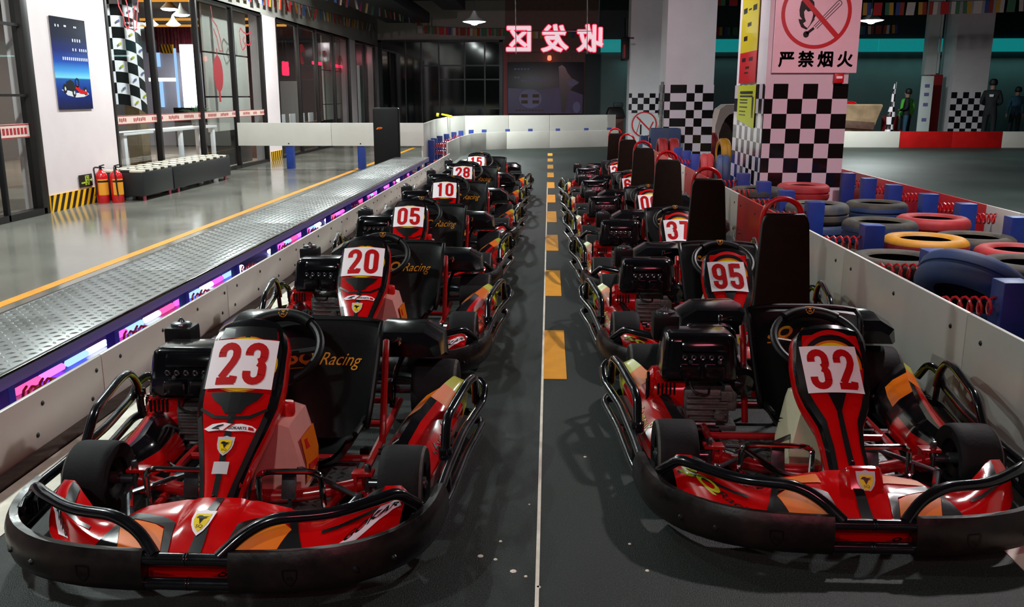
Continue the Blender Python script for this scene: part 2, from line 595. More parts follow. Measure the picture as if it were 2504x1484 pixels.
def text_mesh(s, size=1.0, shear=0.0, off=0.0, align='CENTER'):
    """flat outline of a line of lettering: (points, faces)"""
    key = (s, size, shear, off, align)
    if key in _txt:
        return _txt[key]
    c = bpy.data.curves.new('lettering', 'FONT')
    c.body = s
    c.size = 1.0
    c.shear = shear
    c.offset = min(.028, off / size)
    c.align_x = align
    c.align_y = 'CENTER'
    c.resolution_u = 4
    o = bpy.data.objects.new('lettering', c)
    COL.objects.link(o)
    dg = bpy.context.evaluated_depsgraph_get()
    me = bpy.data.meshes.new_from_object(o.evaluated_get(dg))
    r = ([(v.co.x * size, v.co.y * size) for v in me.vertices], [tuple(p.vertices) for p in me.polygons])
    bpy.data.objects.remove(o)
    bpy.data.curves.remove(c)
    bpy.data.meshes.remove(me)
    _txt[key] = r
    return r


def lettering(mb, s, fn, mi, size, cx=0, cy=0, sx=1.0, bold=0.0, **kw):
    vs, fs = text_mesh(s, size, **kw)
    for ox, oy in ([(-bold, 0), (bold, 0), (0, bold), (0, -bold)] if bold else [(0, 0)]):
        mb.add([fn(cx + x * sx + ox, cy + y + oy) for x, y in vs], fs, mi, False)


# bold condensed numerals drawn as strokes in a 0.5 x 1 cell
def _arc(cx, cy, rx, ry, a0, a1, n=8):
    return [(cx + rx * math.cos(R(a0 + (a1 - a0) * i / n)), cy + ry * math.sin(R(a0 + (a1 - a0) * i / n))) for i in range(n + 1)]


_l, _r, _m = 0.09, 0.41, 0.25
_loop = lambda y0, y1: [(_l, y0 + .16)] + [(_l, y1 - .16)] + _arc(_m, y1 - .16, .16, .16, 180, 0) + [(_r, y0 + .16)] + _arc(_m, y0 + .16, .16, .16, 0, -180)
DIG = {
    '0': [_loop(.085, .915)],
    '1': [[(.29, 0), (.29, 1)], [(.29, .84), (.12, .80)]],
    '2': [[(_l, .66), (_l, .755)] + _arc(_m, .755, .16, .16, 180, 0) + [(_r, .66), (_r - .05, .52), (.15, .16)], [(.05, .085), (.46, .085)], [(.40, .05), (.42, .2)]],
    '3': [[(_l, .69), (_l, .755)] + _arc(_m, .755, .16, .16, 180, 0) + [(_r, .66)] + _arc(_m, .66, .16, .13, 0, -70, 5),
          _arc(_m, .40, .16, .13, 70, 0, 5) + [(_r, .245)] + _arc(_m, .245, .16, .16, 0, -180) + [(_l, .32)]],
    '5': [[(.44, .915), (.11, .915)], [(.11, .98), (.10, .47)], [(.10, .52)] + _arc(_m, .45, .16, .13, 130, 0, 6) + [(_r, .245)] + _arc(_m, .245, .16, .16, 0, -180) + [(_l, .32)]],
    '6': [[(_r, .68), (_r, .755)] + _arc(_m, .755, .16, .16, 0, 180) + [(_l, .245)] + _arc(_m, .245, .16, .16, 180, 360) + [(_r, .42)] + _arc(_m, .42, .16, .15, 0, 150, 7)],
    '7': [[(.05, .915), (.45, .915)], [(.39, .94), (.33, .66), (.21, 0)]],
    '8': [_loop(.085, .53), _loop(.49, .915)],
    '9': [[(_l, .32), (_l, .245)] + _arc(_m, .245, .16, .16, 180, 360) + [(_r, .755)] + _arc(_m, .755, .16, .16, 0, 180) + [(_l, .58)] + _arc(_m, .58, .16, .15, 180, 330, 7)],
}


def stroke(mb, pts, w, fn, mi):
    n = len(pts)
    L, Rr = [], []
    for i in range(n):
        a, c = Vector((*pts[max(0, i - 1)], 0)), Vector((*pts[min(n - 1, i + 1)], 0))
        t = (c - a)
        if t.length < 1e-6:
            continue
        t.normalize()
        nx, ny = -t.y * w / 2, t.x * w / 2
        L.append((pts[i][0] + nx, pts[i][1] + ny))
        Rr.append((pts[i][0] - nx, pts[i][1] - ny))
    k = len(L)
    mb.add([fn(*p) for p in L + Rr], [(i, i + 1, k + i + 1, k + i) for i in range(k - 1)], mi, False)


def digits(mb, s, fn, mi, h, cx, cy, gap=0.58, wx=1.0):
    """numerals of height h centred on cx, cy"""
    w = h * (gap * (len(s) - 1) + 0.5) * wx
    for k, ch in enumerate(s):
        x0 = cx - w / 2 + k * gap * h * wx
        for st in DIG[ch]:
            fine = [st[0]]
            for q in st[1:]:
                p = fine[-1]
                n = max(1, math.ceil(math.hypot(q[0] - p[0], q[1] - p[1]) / .07))
                fine += [(p[0] + (q[0] - p[0]) * i / n, p[1] + (q[1] - p[1]) * i / n) for i in range(1, n + 1)]
            stroke(mb, fine, 0.17, lambda a, b: fn(x0 + a * h * wx, cy - h / 2 + b * h), mi)


def shield(mb, fn, cx, cy, h, m_out, m_in, m_mark, words=True, mark=True):
    def sh(k):
        P = [(0, .56), (.16, .50), (.30, .50), (.43, .50), (.41, .1), (.34, -.14), (.2, -.34), (0, -.5),
             (-.2, -.34), (-.34, -.14), (-.41, .1), (-.43, .50), (-.30, .50), (-.16, .50)]
        return [(cx + x * h * k, cy + y * h * k) for x, y in P]
    decal(mb, sh(1.0), lambda x, y: fn(x, y, .0012), m_out)
    decal(mb, [(cx + x * h, cy + y * h) for x, y in [(-.31, .34), (.31, .34), (.30, .05), (.24, -.13), (.13, -.28), (0, -.37), (-.13, -.28), (-.24, -.13), (-.30, .05)]],
          lambda x, y: fn(x, y, .0022), m_in)
    if mark:   # running horse head with streaming mane
        P = [(-.24, .14), (-.16, .24), (-.06, .25), (.04, .20), (.27, .21), (.12, .16), (.22, .13), (.10, .10), (.02, -.03), (-.01, -.12), (-.06, .0), (-.12, .12)]
        decal(mb, [(cx + x * h, cy + y * h) for x, y in P], lambda x, y: fn(x, y, .0032), m_mark)
    if words:
        lettering(mb, 'SQ', lambda x, y: fn(x, y, .0032), m_mark, h * .15, cx, cy - .19 * h, sx=1.5)
# ---------------------------------------------------------------- room shell
fl = struct('floor', MB().box((9.92, 14, -.05), (24.16, 40, .1)), M['asphalt'])
struct('floor', MB().box((-4.26, 14, -.05), (4.20, 40, .1)), M['concrete'])
struct('floor', MB().box((-9.43, 18, -.05), (6.14, 32, .1)), M['wood_floor'])
# paint on the track: the broken centre line, the chalk string line and the box edges
for k in range(11):
    y0 = 2.48 + 2.0 * k
    if k == 0:
        continue
    d = ob('lane_dash', MB().box((.045 - .002 * k, y0 + .5, .0015), (.122, 1.0, .003)), M['dash'], fl)
ob('chalk_line', MB().box((-.024, 8, .001), (.012, 15, .002)), M['chalk'], fl)
ob('bay_line', MB().box((-1.94, 8.5, .0012), (.20, 19, .0024)), M['chalk'], fl)
b = MB().box((1.60, 2.0, .0012), (.20, 1.75, .0024))
ob('bay_line', b, M['chalk'], fl)
sp = MB()
for x, y, r in ((-.21, 2.62, .010), (-.16, 2.60, .007), (-.10, 2.53, .011), (-.06, 2.50, .006), (-.02, 2.44, .008), (.32, 2.55, .007), (.28, 2.72, .006), (-.15, 2.72, .006), (.16, 3.45, .007), (-.06, 3.0, .004)):
    sp.lathe([(0, .002), (r * .7, .002), (r, 0)], (x, y, 0), 'Z', 7)
tag(ob('track_speck', sp, M['chalk'], fl), kind='stuff')
# grimy concrete lip under the left barrier
ob('kerb_lip', MB().box((-2.09, 9.5, .006), (.085, 19.6, .012), bev=.004), M['dirt'], fl)
pf = bpy.data.objects['floor.001']
ob('yellow_line', MB().box((-3.90, 13, .001), (.10, 26, .002)), M['line'], pf)
struct('ceiling', MB().box((4.5, 14, 4.95), (35, 40, .1)), M['ceil'])
for y in (6, 14, 22, 30):
    struct('trim_1', MB().box((5.0, y, 4.68), (24, .35, .44)), M['ceil'])
struct('trim_2', MB().box((-3.2, 16, 4.45), (.75, 30, .42), bev=.02), M['duct'])
struct('trim_3', MB().box((-4.9, 27.5, 4.08), (1.5, 9, .34), bev=.02), M['duct'])
# left wall: piers, header above the glazing
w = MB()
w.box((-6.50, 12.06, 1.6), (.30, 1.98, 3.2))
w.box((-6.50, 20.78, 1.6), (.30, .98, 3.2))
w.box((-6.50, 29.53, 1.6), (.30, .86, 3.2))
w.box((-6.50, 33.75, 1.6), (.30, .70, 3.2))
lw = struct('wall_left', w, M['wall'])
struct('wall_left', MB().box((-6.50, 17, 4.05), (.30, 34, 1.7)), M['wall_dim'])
# back wall and the shop fronts
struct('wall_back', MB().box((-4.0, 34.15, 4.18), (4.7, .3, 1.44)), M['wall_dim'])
struct('wall_back', MB().box((.05, 34.15, 2.45), (3.4, .3, 4.9)), mat('red_brown_wall', rgb(120, 92, 84), 0.6, noise=.08))
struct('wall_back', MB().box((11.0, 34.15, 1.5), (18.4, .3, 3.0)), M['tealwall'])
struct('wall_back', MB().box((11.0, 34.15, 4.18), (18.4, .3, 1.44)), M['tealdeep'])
struct('wall_right', MB().box((20.1, 14, 2.45), (.2, 40, 4.9)), M['tealwall'])
struct('wall_front', MB().box((4.5, -6.1, 2.45), (35, .2, 4.9)), M['tealdeep'])
for x0, x1 in ((1.85, 4.6), (4.62, 7.3), (7.32, 9.55), (9.57, 11.8), (11.82, 14.3), (14.32, 17.0), (17.02, 19.9)):
    struct('trim_4', MB().box(((x0 + x1) / 2, 33.93, 3.235), (x1 - x0, .14, .45), bev=.008), M['teal'])
for x0, x1, z1 in ((1.30, 1.86, 2.95), (4.9, 10.4, 2.86), (13.9, 14.9, 2.9)):
    struct('door_2', MB().box(((x0 + x1) / 2, 33.95, z1 / 2), (x1 - x0, .08, z1), bev=.01), M['tealdeep'])
# dark shop front
w4 = struct('window_4', MB().box((-6.28, 33.98, 1.75), (.12, .14, 3.4)).box((-1.80, 33.98, 1.75), (.12, .14, 3.4)).box((-4.04, 33.98, 3.42), (4.6, .14, .08)), M['storeframe'])
ed = [-6.22, -5.35, -4.75, -4.1, -3.15, -2.4, -1.86]
for a, c in zip(ed[:-1], ed[1:]):
    ob('pane', MB().box(((a + c) / 2, 34.0, 1.70), (c - a - .03, .03, 3.36)), M['darkglass'], w4)
for x in ed[1:-1]:
    ob('mullion', MB().box((x, 33.98, 1.7), (.05, .08, 3.38)), M['storeframe'], w4)
for z, a, c in ((2.55, -4.75, -1.86), (2.05, -4.1, -1.86), (1.0, -3.15, -1.86), (.28, -6.22, -1.86)):
    ob('transom', MB().box(((a + c) / 2, 33.97, z), (c - a, .07, .05)), M['storeframe'], w4)
ob('red_side_strip', MB().box((-1.62, 33.96, 1.75), (.18, .08, 3.2)), M['redcol'], w4)


# left glazing
def glazing(name, ys, z0, z1, sill=.06, extra=()):
    fr = MB()
    y0, y1 = ys[0], ys[-1]
    fr.box((-6.40, (y0 + y1) / 2, z1), (.10, y1 - y0, .09), bev=.01).box((-6.40, (y0 + y1) / 2, z0 + sill / 2), (.10, y1 - y0, sill), bev=.01)
    o = struct(name, fr, M['mullion'])
    for y in ys:
        ob('mullion', MB().box((-6.39, y, (z0 + z1) / 2), (.10, .075, z1 - z0), bev=.01), M['mullion'], o)
    for a, c in zip(ys[:-1], ys[1:]):
        ob('pane', MB().box((-6.41, (a + c) / 2, (z0 + z1) / 2), (.012, c - a - .06, z1 - z0 - .06)), M['glass'], o)
    return o


g1 = glazing('window_1', [13.10, 14.62, 16.50, 18.38, 20.24], 0, 3.2)
g2 = glazing('window_2', [21.32, 23.2, 25.0, 27.0, 29.05], 0, 3.2)
g3 = glazing('window_3', [30.0, 31.6, 33.35], 0, 3.2)
for o, a, c in ((g1, 13.15, 20.2),):
    t = MB().box((-6.396, (a + c) / 2, 1.10), (.006, c - a, .13))
    tp = ob('safety_tape', t, M['tape'], o)
    mk = MB()
    y = a + .15
    random.seed(3)
    while y < c - .2:
        n = random.choice((4, 5, 7))
        for q in range(n):
            mk.box((-6.391, y, 1.10 + random.uniform(-.006, .006)), (.003, .03, .05))
            y += .062
        y += .22
    tag(ob('tape_print', mk, M['reddeco'], tp), kind='stuff')
    for z in (1.04, 1.16):
        ob('tape_edge', MB().box((-6.391, (a + c) / 2, z), (.003, c - a, .008)), M['reddeco'], tp)


def on_glass(y, z):
    return (-6.385, y, z)


def red_cut(o, strokes, w=.035):
    mb = MB()
    for s in strokes:
        stroke(mb, s, w, on_glass, 0)
    ob('paper_cut', mb, M['reddeco'], o, recalc=False)


red_cut(g1, [[(13.55, 3.0), (13.6, 2.75), (13.72, 2.62), (13.74, 2.5), (13.82, 2.44), (13.9, 2.5), (13.88, 2.8), (13.8, 2.95)], [(13.9, 2.9), (14.05, 2.95), (14.25, 3.0)],
             [(14.3, 3.0), (14.2, 2.7), (14.12, 2.46), (14.02, 2.42), (14.04, 2.6), (14.12, 2.8)]])
red_cut(g1, [[(17.35, 3.1), (17.4, 2.85), (17.6, 2.75), (17.75, 2.5), (17.8, 2.3), (17.65, 2.3), (17.55, 2.55), (17.4, 2.7)]])
red_cut(g1, [[(18.85, 2.72), (18.95, 2.82), (19.1, 2.75), (19.35, 2.72), (19.6, 2.78), (19.6, 2.6), (19.5, 2.5)], [(18.85, 2.7), (18.9, 2.5), (19.0, 2.38), (19.15, 2.44), (19.25, 2.52), (19.4, 2.5), (19.55, 2.56)],
             [(19.05, 2.58), (19.15, 2.66), (19.25, 2.58), (19.15, 2.5), (19.05, 2.58)]], .03)
mb = MB()
decal(mb, ellipse(17.5, 1.87, .25, .34), on_glass, 0)
mb.box((-6.385, 17.5, 2.27), (.005, .03, .14))
mb.box((-6.385, 17.5, 1.44), (.005, .09, .2))
ob('paper_lantern', mb, M['reddeco'], g1, recalc=False)
mb = MB()
for y, z in ((23.6, 2.5), (27.9, 2.4), (26.0, 2.45)):
    for q in range(4):
        stroke(mb, ellipse(y, z, .30 - .07 * q, .24 - .05 * q, 14, 20 * q, 300), .03, on_glass, 0)
ob('paper_cut', mb, M['reddeco'], g2, recalc=False)
# left door leaf
d1 = struct('door_1', MB().box((-6.40, 11.0, 1.6), (.14, .15, 3.2), bev=.01).box((-6.40, 8.0, 1.6), (.14, .15, 3.2)).box((-6.40, 9.5, 3.16), (.12, 3.0, .1)).box((-6.40, 9.5, .04), (.14, 3.0, .08)), M['mullion'])
ob('pane', MB().box((-6.41, 9.5, 1.6), (.012, 2.84, 3.05)), M['glass'], d1)
ob('door_stile', MB().box((-6.36, 10.20, .75), (.06, .06, 1.5), bev=.01), M['matte'], d1)
ob('door_rail', MB().box((-6.39, 10.55, 2.28), (.05, .75, .035)).box((-6.39, 10.55, 1.46), (.05, .75, .03)), M['mullion'], d1)
tp = ob('safety_tape', MB().box((-6.39, 9.55, 1.04), (.006, 2.7, .17)), M['tape'], d1)
mk = MB()
for k in range(9):
    mk.box((-6.385, 10.22 + .075 * k, 1.04), (.003, .045, .075))
for z in (.965, 1.115):
    mk.box((-6.385, 9.55, z), (.003, 2.7, .01))
tag(ob('tape_print', mk, M['reddeco'], tp), kind='stuff')


# hazard skirting: separate slanted bars on the pier feet
def hazard(y0, y1, h, x, parent_name):
    base = struct(parent_name, MB().box((x - .006, (y0 + y1) / 2, h / 2), (.014, y1 - y0, h)), M['hazy'])
    y = y0 - h * .5
    while y < y1:
        P = [(y, .0), (y + .075, .0), (y + .075 + h * .55, h), (y + h * .55, h)]
        P = [(min(max(a, y0), y1), b_) for a, b_ in P]
        if abs(P[0][0] - P[1][0]) > .01 or abs(P[2][0] - P[3][0]) > .01:
            mb = MB()
            decal(mb, P, lambda a, b_: (x + .003, a, b_), 0)
            ob('black_bar', mb, M['hazk'], base, recalc=False)
        y += .150
    return base


hazard(11.10, 13.02, .215, -6.335, 'baseboard_left')
hazard(20.35, 21.2, .21, -6.335, 'baseboard_left')
hazard(29.15, 29.9, .21, -6.335, 'baseboard_left')

# the room behind the glazing
struct('wall_left', MB().box((-12.45, 18, 1.7), (.1, 32, 3.4)), M['interior'])
struct('ceiling', MB().box((-9.45, 18, 3.5), (6.0, 32, .08)), mat('room_ceiling', rgb(70, 62, 60), .8))
struct('wall_left', MB().box((-10.85, 27.05, 1.7), (3.1, .1, 3.4)), mat('room_grey_wall', rgb(170, 166, 182), .6))
struct('wall_left', MB().box((-9.5, 34.2, 1.7), (5.7, .1, 3.4)), M['interior'])
struct('wall_left', MB().box((-9.4, 3.0, 1.7), (5.9, .1, 3.4)), M['interior'])
t = tag(ob('tinsel_curtain', MB().grid(lambda u, v: (-11.9 + u * 2.6, 26.85 + .03 * math.sin(u * 160), 3.45 - .75 * v), lins(0, 1, 160), [0, 1]), M['darkred_cloth']),
        'dark red shimmering tinsel fringe hung high across the back of the glazed room', 'curtain')
lb = empty('light_portal', (-10.5, 26.5, 0))
tag(lb, 'blazing white lit portal with blue edge tubes deep inside the glazed room', 'light box')
ob('lit_panel', MB().box((-10.55, 26.5, 2.0), (.40, .12, 1.82), bev=.02), M['lightbox'], lb).location = (10.5, -26.5, 0)
ob('edge_tube', MB().box((-10.89, 26.45, 1.95), (.05, .08, 1.7)), M['bluebox'], lb).location = (10.5, -26.5, 0)
ob('edge_tube', MB().box((-10.24, 26.45, 2.0), (.05, .08, 1.7)), M['bluebox'], lb).location = (10.5, -26.5, 0)
ob('portal_base', MB().box((-10.6, 26.55, .56), (.9, .3, 1.12)), M['matte'], lb)
ob('cross_tube', MB().box((-11.3, 26.4, 1.92), (.78, .08, .10)), M['lightbox'], lb).location = (10.5, -26.5, 0)
ob('striped_head', MB().box((-11.08, 26.4, 2.78), (.34, .06, .25)), M['hazy'], lb).location = (10.5, -26.5, 0)
mb = MB()
for k in range(4):
    mb.add([(-11.24 + k * .09, 26.365, 2.66), (-11.20 + k * .09, 26.365, 2.66), (-11.26 + k * .09, 26.365, 2.90), (-11.30 + k * .09, 26.365, 2.90)], [(0, 1, 2, 3)], 0, False)
tag(ob('head_bar', mb, M['hazk'], lb, recalc=False), kind='stuff').location = (10.5, -26.5, 0)
for ch in lb.children:
    ch.location = (10.5, -26.5, 0)
sp_ = empty('glowing_sign', (-11.65, 26.97, 1.9))
tag(sp_, 'blue white glowing sign in two pieces left of the blazing lit portal', 'neon sign')
ob('upper_panel', MB().box((0, 0, .65), (.16, .06, .5), 0, .02), M['bluebox'], sp_)
ob('lower_panel', MB().box((.05, 0, -.4), (.10, .06, .75), 0, .02), M['bluebox'], sp_)
tag(ob('game_screen', MB().box((-9.88, 26.965, 2.25), (.16, .07, .62), 0, .01), M['cyan']), 'small cyan lit screen on the grey wall right of the lit portal', 'screen')
pp = empty('room_poster', (-9.7, 26.985, 0))
tag(pp, 'white poster with a yellow head block on the grey room wall', 'poster')
ob('poster_sheet', MB().box((0, 0, 1.5), (.36, .03, .74)), M['white'], pp)
ob('poster_block', MB().box((-.06, -.03, 1.74), (.2, .02, .24)), M['bannery'], pp)
ob('poster_block', MB().box((.1, -.03, 1.4), (.14, .02, .3)), M['lilac'], pp)
for k, (y, x0) in enumerate(((17.3, -8.3), (21.5, -9.8), (23.4, -10.6))):
    tag(ob('ceiling_tube', MB().tube([(x0, y, 3.20), (-6.7, y, 3.20)], .028, 8), M['warm']),
        ['nearest warm orange light tube under the ceiling of the glazed room', 'middle warm orange light tube under the glazed room ceiling', 'farthest warm orange light tube under the glazed room ceiling'][k],
        'light tube', 'orange tubes in the glazed room')
for k, (x, y, z) in enumerate(((-9.15, 21.0, 3.05), (-8.75, 21.3, 3.07), (-7.3, 18.2, 3.02), (-7.2, 17.4, 3.06))):
    lp = empty('pendant_lamp', (x, y, z))
    tag(lp, ['left one of two small pendant lamps side by side in the glazed room', 'right one of two small pendant lamps side by side in the glazed room',
             'pendant lamp with bright bowl nearest the glass right of the third window bar', 'tan cone pendant lamp near the glass between window bars'][k], 'lamp', 'pendant lamps in the glazed room')
    ob('shade', MB().lathe([(.015, .22), (.05, .12), (.11, .05), (.17, .0)], (0, 0, 0), 'Z', 20), M['wood'] if k == 3 else M['cabwhite'], lp)
    ob('bulb', MB().lathe([(0, .02), (.10, .01), (.155, -.005), (.12, -.03), (0, -.045)], (0, 0, 0), 'Z', 20), M['lampglow'], lp)
    ob('cord', MB().cyl((0, 0, .2), (0, 0, .42), .006, 6), M['hose'], lp)
# chequered drape behind the first pane, a check per cell
mb = MB()
random.seed(5)


def drape(u, v):
    y = 14.05 + u * 1.25
    return (-6.98 - .10 * math.sin(u * 4.2 + 1.2) + .05 * u, y, 3.35 - 2.25 * v + .30 * (1 - u) * (.4 - v) * -1 + .12 * math.sin(u * 3))


nu, nv = 5, 12
mb.grid(drape, lins(0, 1, 20), lins(0, 1, 48), lambda u, v: (int(u * nu) + int(v * nv)) % 2)
dr = tag(ob('chequered_drape', mb, [M['white'], M['ink']]), 'black and white chequered drape hanging just inside the first window pane', 'curtain')
mb = MB()
for i in range(nu):
    for j in range(nv):
        if (i + j) % 2 == 0 and (i * 3 + j) % 2 == 0:
            u, v = (i + .45) / nu, (j + .5) / nv
            a = Vector(drape(u, v))
            mb.box((a.x + .022, a.y, a.z), (.006, .10, .035), (i + j // 2) % 3 if (i + j) % 3 else 1, rot=(15, 0, 0))
tag(ob('drape_mark', mb, [M['lime'], M['lilac'], M['bannery']], dr), kind='stuff')
tag(ob('timber_post', MB().box((-7.35, 15.95, 1.7), (.25, .32, 3.36)), M['wood']), 'brown timber post beside the chequered drape inside the glazed room', 'post')
for k, (y0, y1) in enumerate(((17.75, 19.15), (19.18, 20.3))):
    sc = empty('white_screen', (-6.75, (y0 + y1) / 2, 0))
    tag(sc, ['large pale panel screen behind the fourth bay of the first window, left half', 'large pale panel screen behind the last bay of the first window, right half'][k], 'screen')
    for z0, z1 in ((.75, 1.42), (1.45, 2.28), (2.31, 3.2)):
        ob('screen_panel', MB().box((0, 0, (z0 + z1) / 2), (.05, y1 - y0, z1 - z0), 0, .006), M['screen'], sc)
    ob('screen_frame', MB().box((-.03, 0, 1.62), (.03, y1 - y0 + .02, 3.2)), M['mullion'], sc)
sc = empty('white_screen', (-6.75, 28.25, 0))
tag(sc, 'pale panel screen behind the right bays of the second window', 'screen')
for z0, z1 in ((.75, 1.2), (1.22, 2.2), (2.22, 3.2)):
    for a in (-1.1, .05):
        ob('screen_panel', MB().box((0, a + .5, (z0 + z1) / 2), (.05, 1.1, z1 - z0), 0, .006), M['screen'], sc)
ob('screen_frame', MB().box((-.03, -.02, 1.60), (.03, 2.2, 3.2)), M['mullion'], sc)
sc = empty('white_screen', (-6.95, 9.4, 0))
tag(sc, 'pale curtain panel standing behind the glass door at the left picture edge', 'screen')
for k, y in enumerate((-.95, -.32, .32, .95)):
    ob('screen_panel', MB().box((0, y, 1.6), (.04, .62, 3.15), 0, .01, rot=(0, 0, 4 if k % 2 else -4)), M['screen'], sc)
tb = empty('long_table', (-6.68, 15.5, 0))
tag(tb, 'white topped long table just inside the glass behind the benches', 'table')
ob('tabletop', MB().box((0, 0, .88), (.42, 3.9, .04), 0, .008), M['white'], tb)
for sx, sy in ((-.15, -1.85), (.15, -1.85), (-.15, 1.85), (.15, 1.85), (.15, 0.3)):
    ob('leg', MB().box((sx, sy, .43), (.06, .10, .86), 0, .006), M['white'], tb)
tag(ob('striped_bollard', MB().lathe([(0, .75), (.07, .74), (.08, .7), (.08, .60)], (-7.0, 12.95, 0), 'Z', 16).lathe([(.08, .60), (.08, .48), (.081, .48), (.081, .36), (.08, .36), (.08, .24), (.08, .0)], (-7.0, 12.95, 0), 'Z', 16, [0, 1, 1, 0, 0, 1]), [M['hazy'], M['reddeco']]),
    'yellow and red banded bollard standing under the table inside the glass', 'bollard')
pl = empty('potted_plant', (-6.74, 17.1, .90))
tag(pl, 'spiky green potted plant on the white table inside the window', 'plant')
ob('pot', MB().lathe([(0, 0), (.07, 0), (.095, .14), (.085, .14), (.0, .12)], (0, 0, 0), 'Z', 18), M['capgrey'], pl)
lf = MB()
for k in range(34):
    a, l, e = random.uniform(0, 6.28), random.uniform(.22, .42), random.uniform(.5, 1.35)
    p0, p1, p2 = Vector((0, 0, .12)), Vector((math.cos(a) * l * .45 * math.cos(e), math.sin(a) * l * .45 * math.cos(e), .12 + l * .7 * math.sin(e))), Vector((math.cos(a) * l * math.cos(e), math.sin(a) * l * math.cos(e), .12 + l * .75 * math.sin(e)))
    lf.tube([p0, p1, p2], .012, 4, r2=.002)
ob('foliage', lf, M['plant'], pl)
mb = MB()
for k, (y, z) in enumerate(((23.0, 2.35), (25.4, 2.3), (26.8, 2.32))):
    pass
rs = empty('animal_sign', (-9.0, 31.05, 2.30))
tag(rs, 'glowing red animal shaped sign seen through the first pane of the second window', 'neon sign')
ob('sign_face', MB().box((0, 0, 0), (.1, .62, .34), 0, .05), M['redglow'], rs)
for y in (-.2, .2):
    ob('ear', MB().box((0, y, .22), (.1, .14, .16), 0, .04), M['redglow'], rs)
    ob('hanging_wire', MB().cyl((0, y, .25), (0, y, 1.16), .006, 6), M['hose'], rs)
for k, y in enumerate((26.0, 28.6)):
    tag(ob('red_light_bar', MB().box((-6.62, y, 2.36), (.06, .95, .09), 0, .02), M['redglow']), ['left glowing red light bar behind the second window', 'right glowing red light bar behind the second window'][k], 'light bar')
tag(ob('room_door', MB().box((-9.9, 34.1, 1.0), (.9, .06, 2.0), 0, .01), M['cabwhite']), 'pale closed door at the back of the room behind the second window', 'door')
for k in range(7):
    tag(ob('counter_card', MB().box((-6.9, 22.3 + .95 * k, .86), (.03, .5, .26), 0, .005), M['white']), ['first', 'second', 'third', 'fourth', 'fifth', 'sixth', 'seventh'][k] + ' white card from the left in the row on the counter behind the second window', 'card', 'cards along the window counter')
tag(ob('window_counter', MB().box((-7.1, 25.2, .36), (.5, 7.6, .72), 0, .02), M['brown']), 'brown counter running inside the second window', 'counter')
tag(ob('white_cabinet', MB().box((-6.83, 32.3, 1.5), (.4, .8, 2.0), 0, .02).box((-6.62, 32.3, 1.9), (.02, .72, .01)).box((-6.62, 32.3, 1.3), (.02, .72, .01)), M['cabwhite']), 'tall white shelf tower behind the third window', 'cabinet')

# ---------------------------------------------------------------- pillars with chequered wrap
def checks(name, parent, face, u_edges, v_edges, phase, mats):
    """face(u, v) -> point; one cell per check"""
    mb = MB()
    for j in range(len(v_edges) - 1):
        for i in range(len(u_edges) - 1):
            a, c, d, e = u_edges[i], u_edges[i + 1], v_edges[j], v_edges[j + 1]
            mb.quad(face(a, d), face(c, d), face(c, e), face(a, e), (i + j + phase) % 2)
    return ob(name, mb, mats, parent, recalc=False)


def pillar(x0, x1, y0, y1, h=4.9):
    return struct('pillar', MB().box(((x0 + x1) / 2, (y0 + y1) / 2, h / 2), (x1 - x0, y1 - y0, h)), M['pillar'])


CW = [M['checkw'], M['checkb']]
p1 = pillar(2.79, 3.84, 12.0, 13.85)
ze = [1.605 - .19 * k for k in range(9)] + [0]
checks('check_wrap', p1, lambda u, v: (u, 11.985, v), [2.785, 2.89, 3.08, 3.27, 3.46, 3.65, 3.845], ze, 0, CW)
checks('check_wrap', p1, lambda u, v: (2.775, u, v), [11.985] + [12.08 + .19 * k for k in range(9)] + [13.86], ze, 1, CW)
p2 = pillar(2.50, 3.54, 20.0, 21.0)
ze = [1.69 - .178 * k for k in range(10)]
checks('check_wrap', p2, lambda u, v: (u, 19.985, v), [2.49 + q for q in (0, .125, .475, .65, .825, 1.06)], ze, 0, CW)
checks('check_wrap', p2, lambda u, v: (2.485, u, v), [19.985, 20.2, 20.5, 20.75, 21.0], ze, 1, CW)
ob('corner_pipe', MB().tube([(2.43, 19.95, .2), (2.43, 19.95, 1.75)], .035, 10), M['alu'], p2)
p3 = pillar(2.37, 3.42, 27.5, 28.4)
checks('check_wrap', p3, lambda u, v: (u, 27.485, v), [2.37, 2.46, 2.635, 2.81, 2.985, 3.16, 3.335, 3.42], [1.53, 1.40, 1.22, 1.04, .96], 1, CW)
mb = MB()
decal(mb, ellipse(2.85, .62, .38, .38), lambda x, z: (x, 27.48, z), 0)
decal(mb, ellipse(2.85, .62, .34, .34), lambda x, z: (x, 27.476, z), 1)
stroke(mb, [(2.62, .85), (3.08, .39)], .045, lambda x, z: (x, 27.472, z), 0)
stroke(mb, [(2.62, .35), (2.74, .78)], .02, lambda x, z: (x, 27.473, z), 0)
stroke(mb, [(2.75, .32), (2.75, .62)], .05, lambda x, z: (x, 27.473, z), 2)
stroke(mb, [(3.0, .45), (3.12, .7)], .04, lambda x, z: (x, 27.473, z), 0)
ob('no_smoking_print', mb, [M['signred'], M['pillar'], M['ink']], p3, recalc=False)
p4 = pillar(12.47, 13.55, 29.0, 30.0)
checks('check_wrap', p4, lambda u, v: (u, 28.985, v), [12.47 + .18 * k for k in range(7)], [1.57 - .185 * k for k in range(8)], 1, CW)

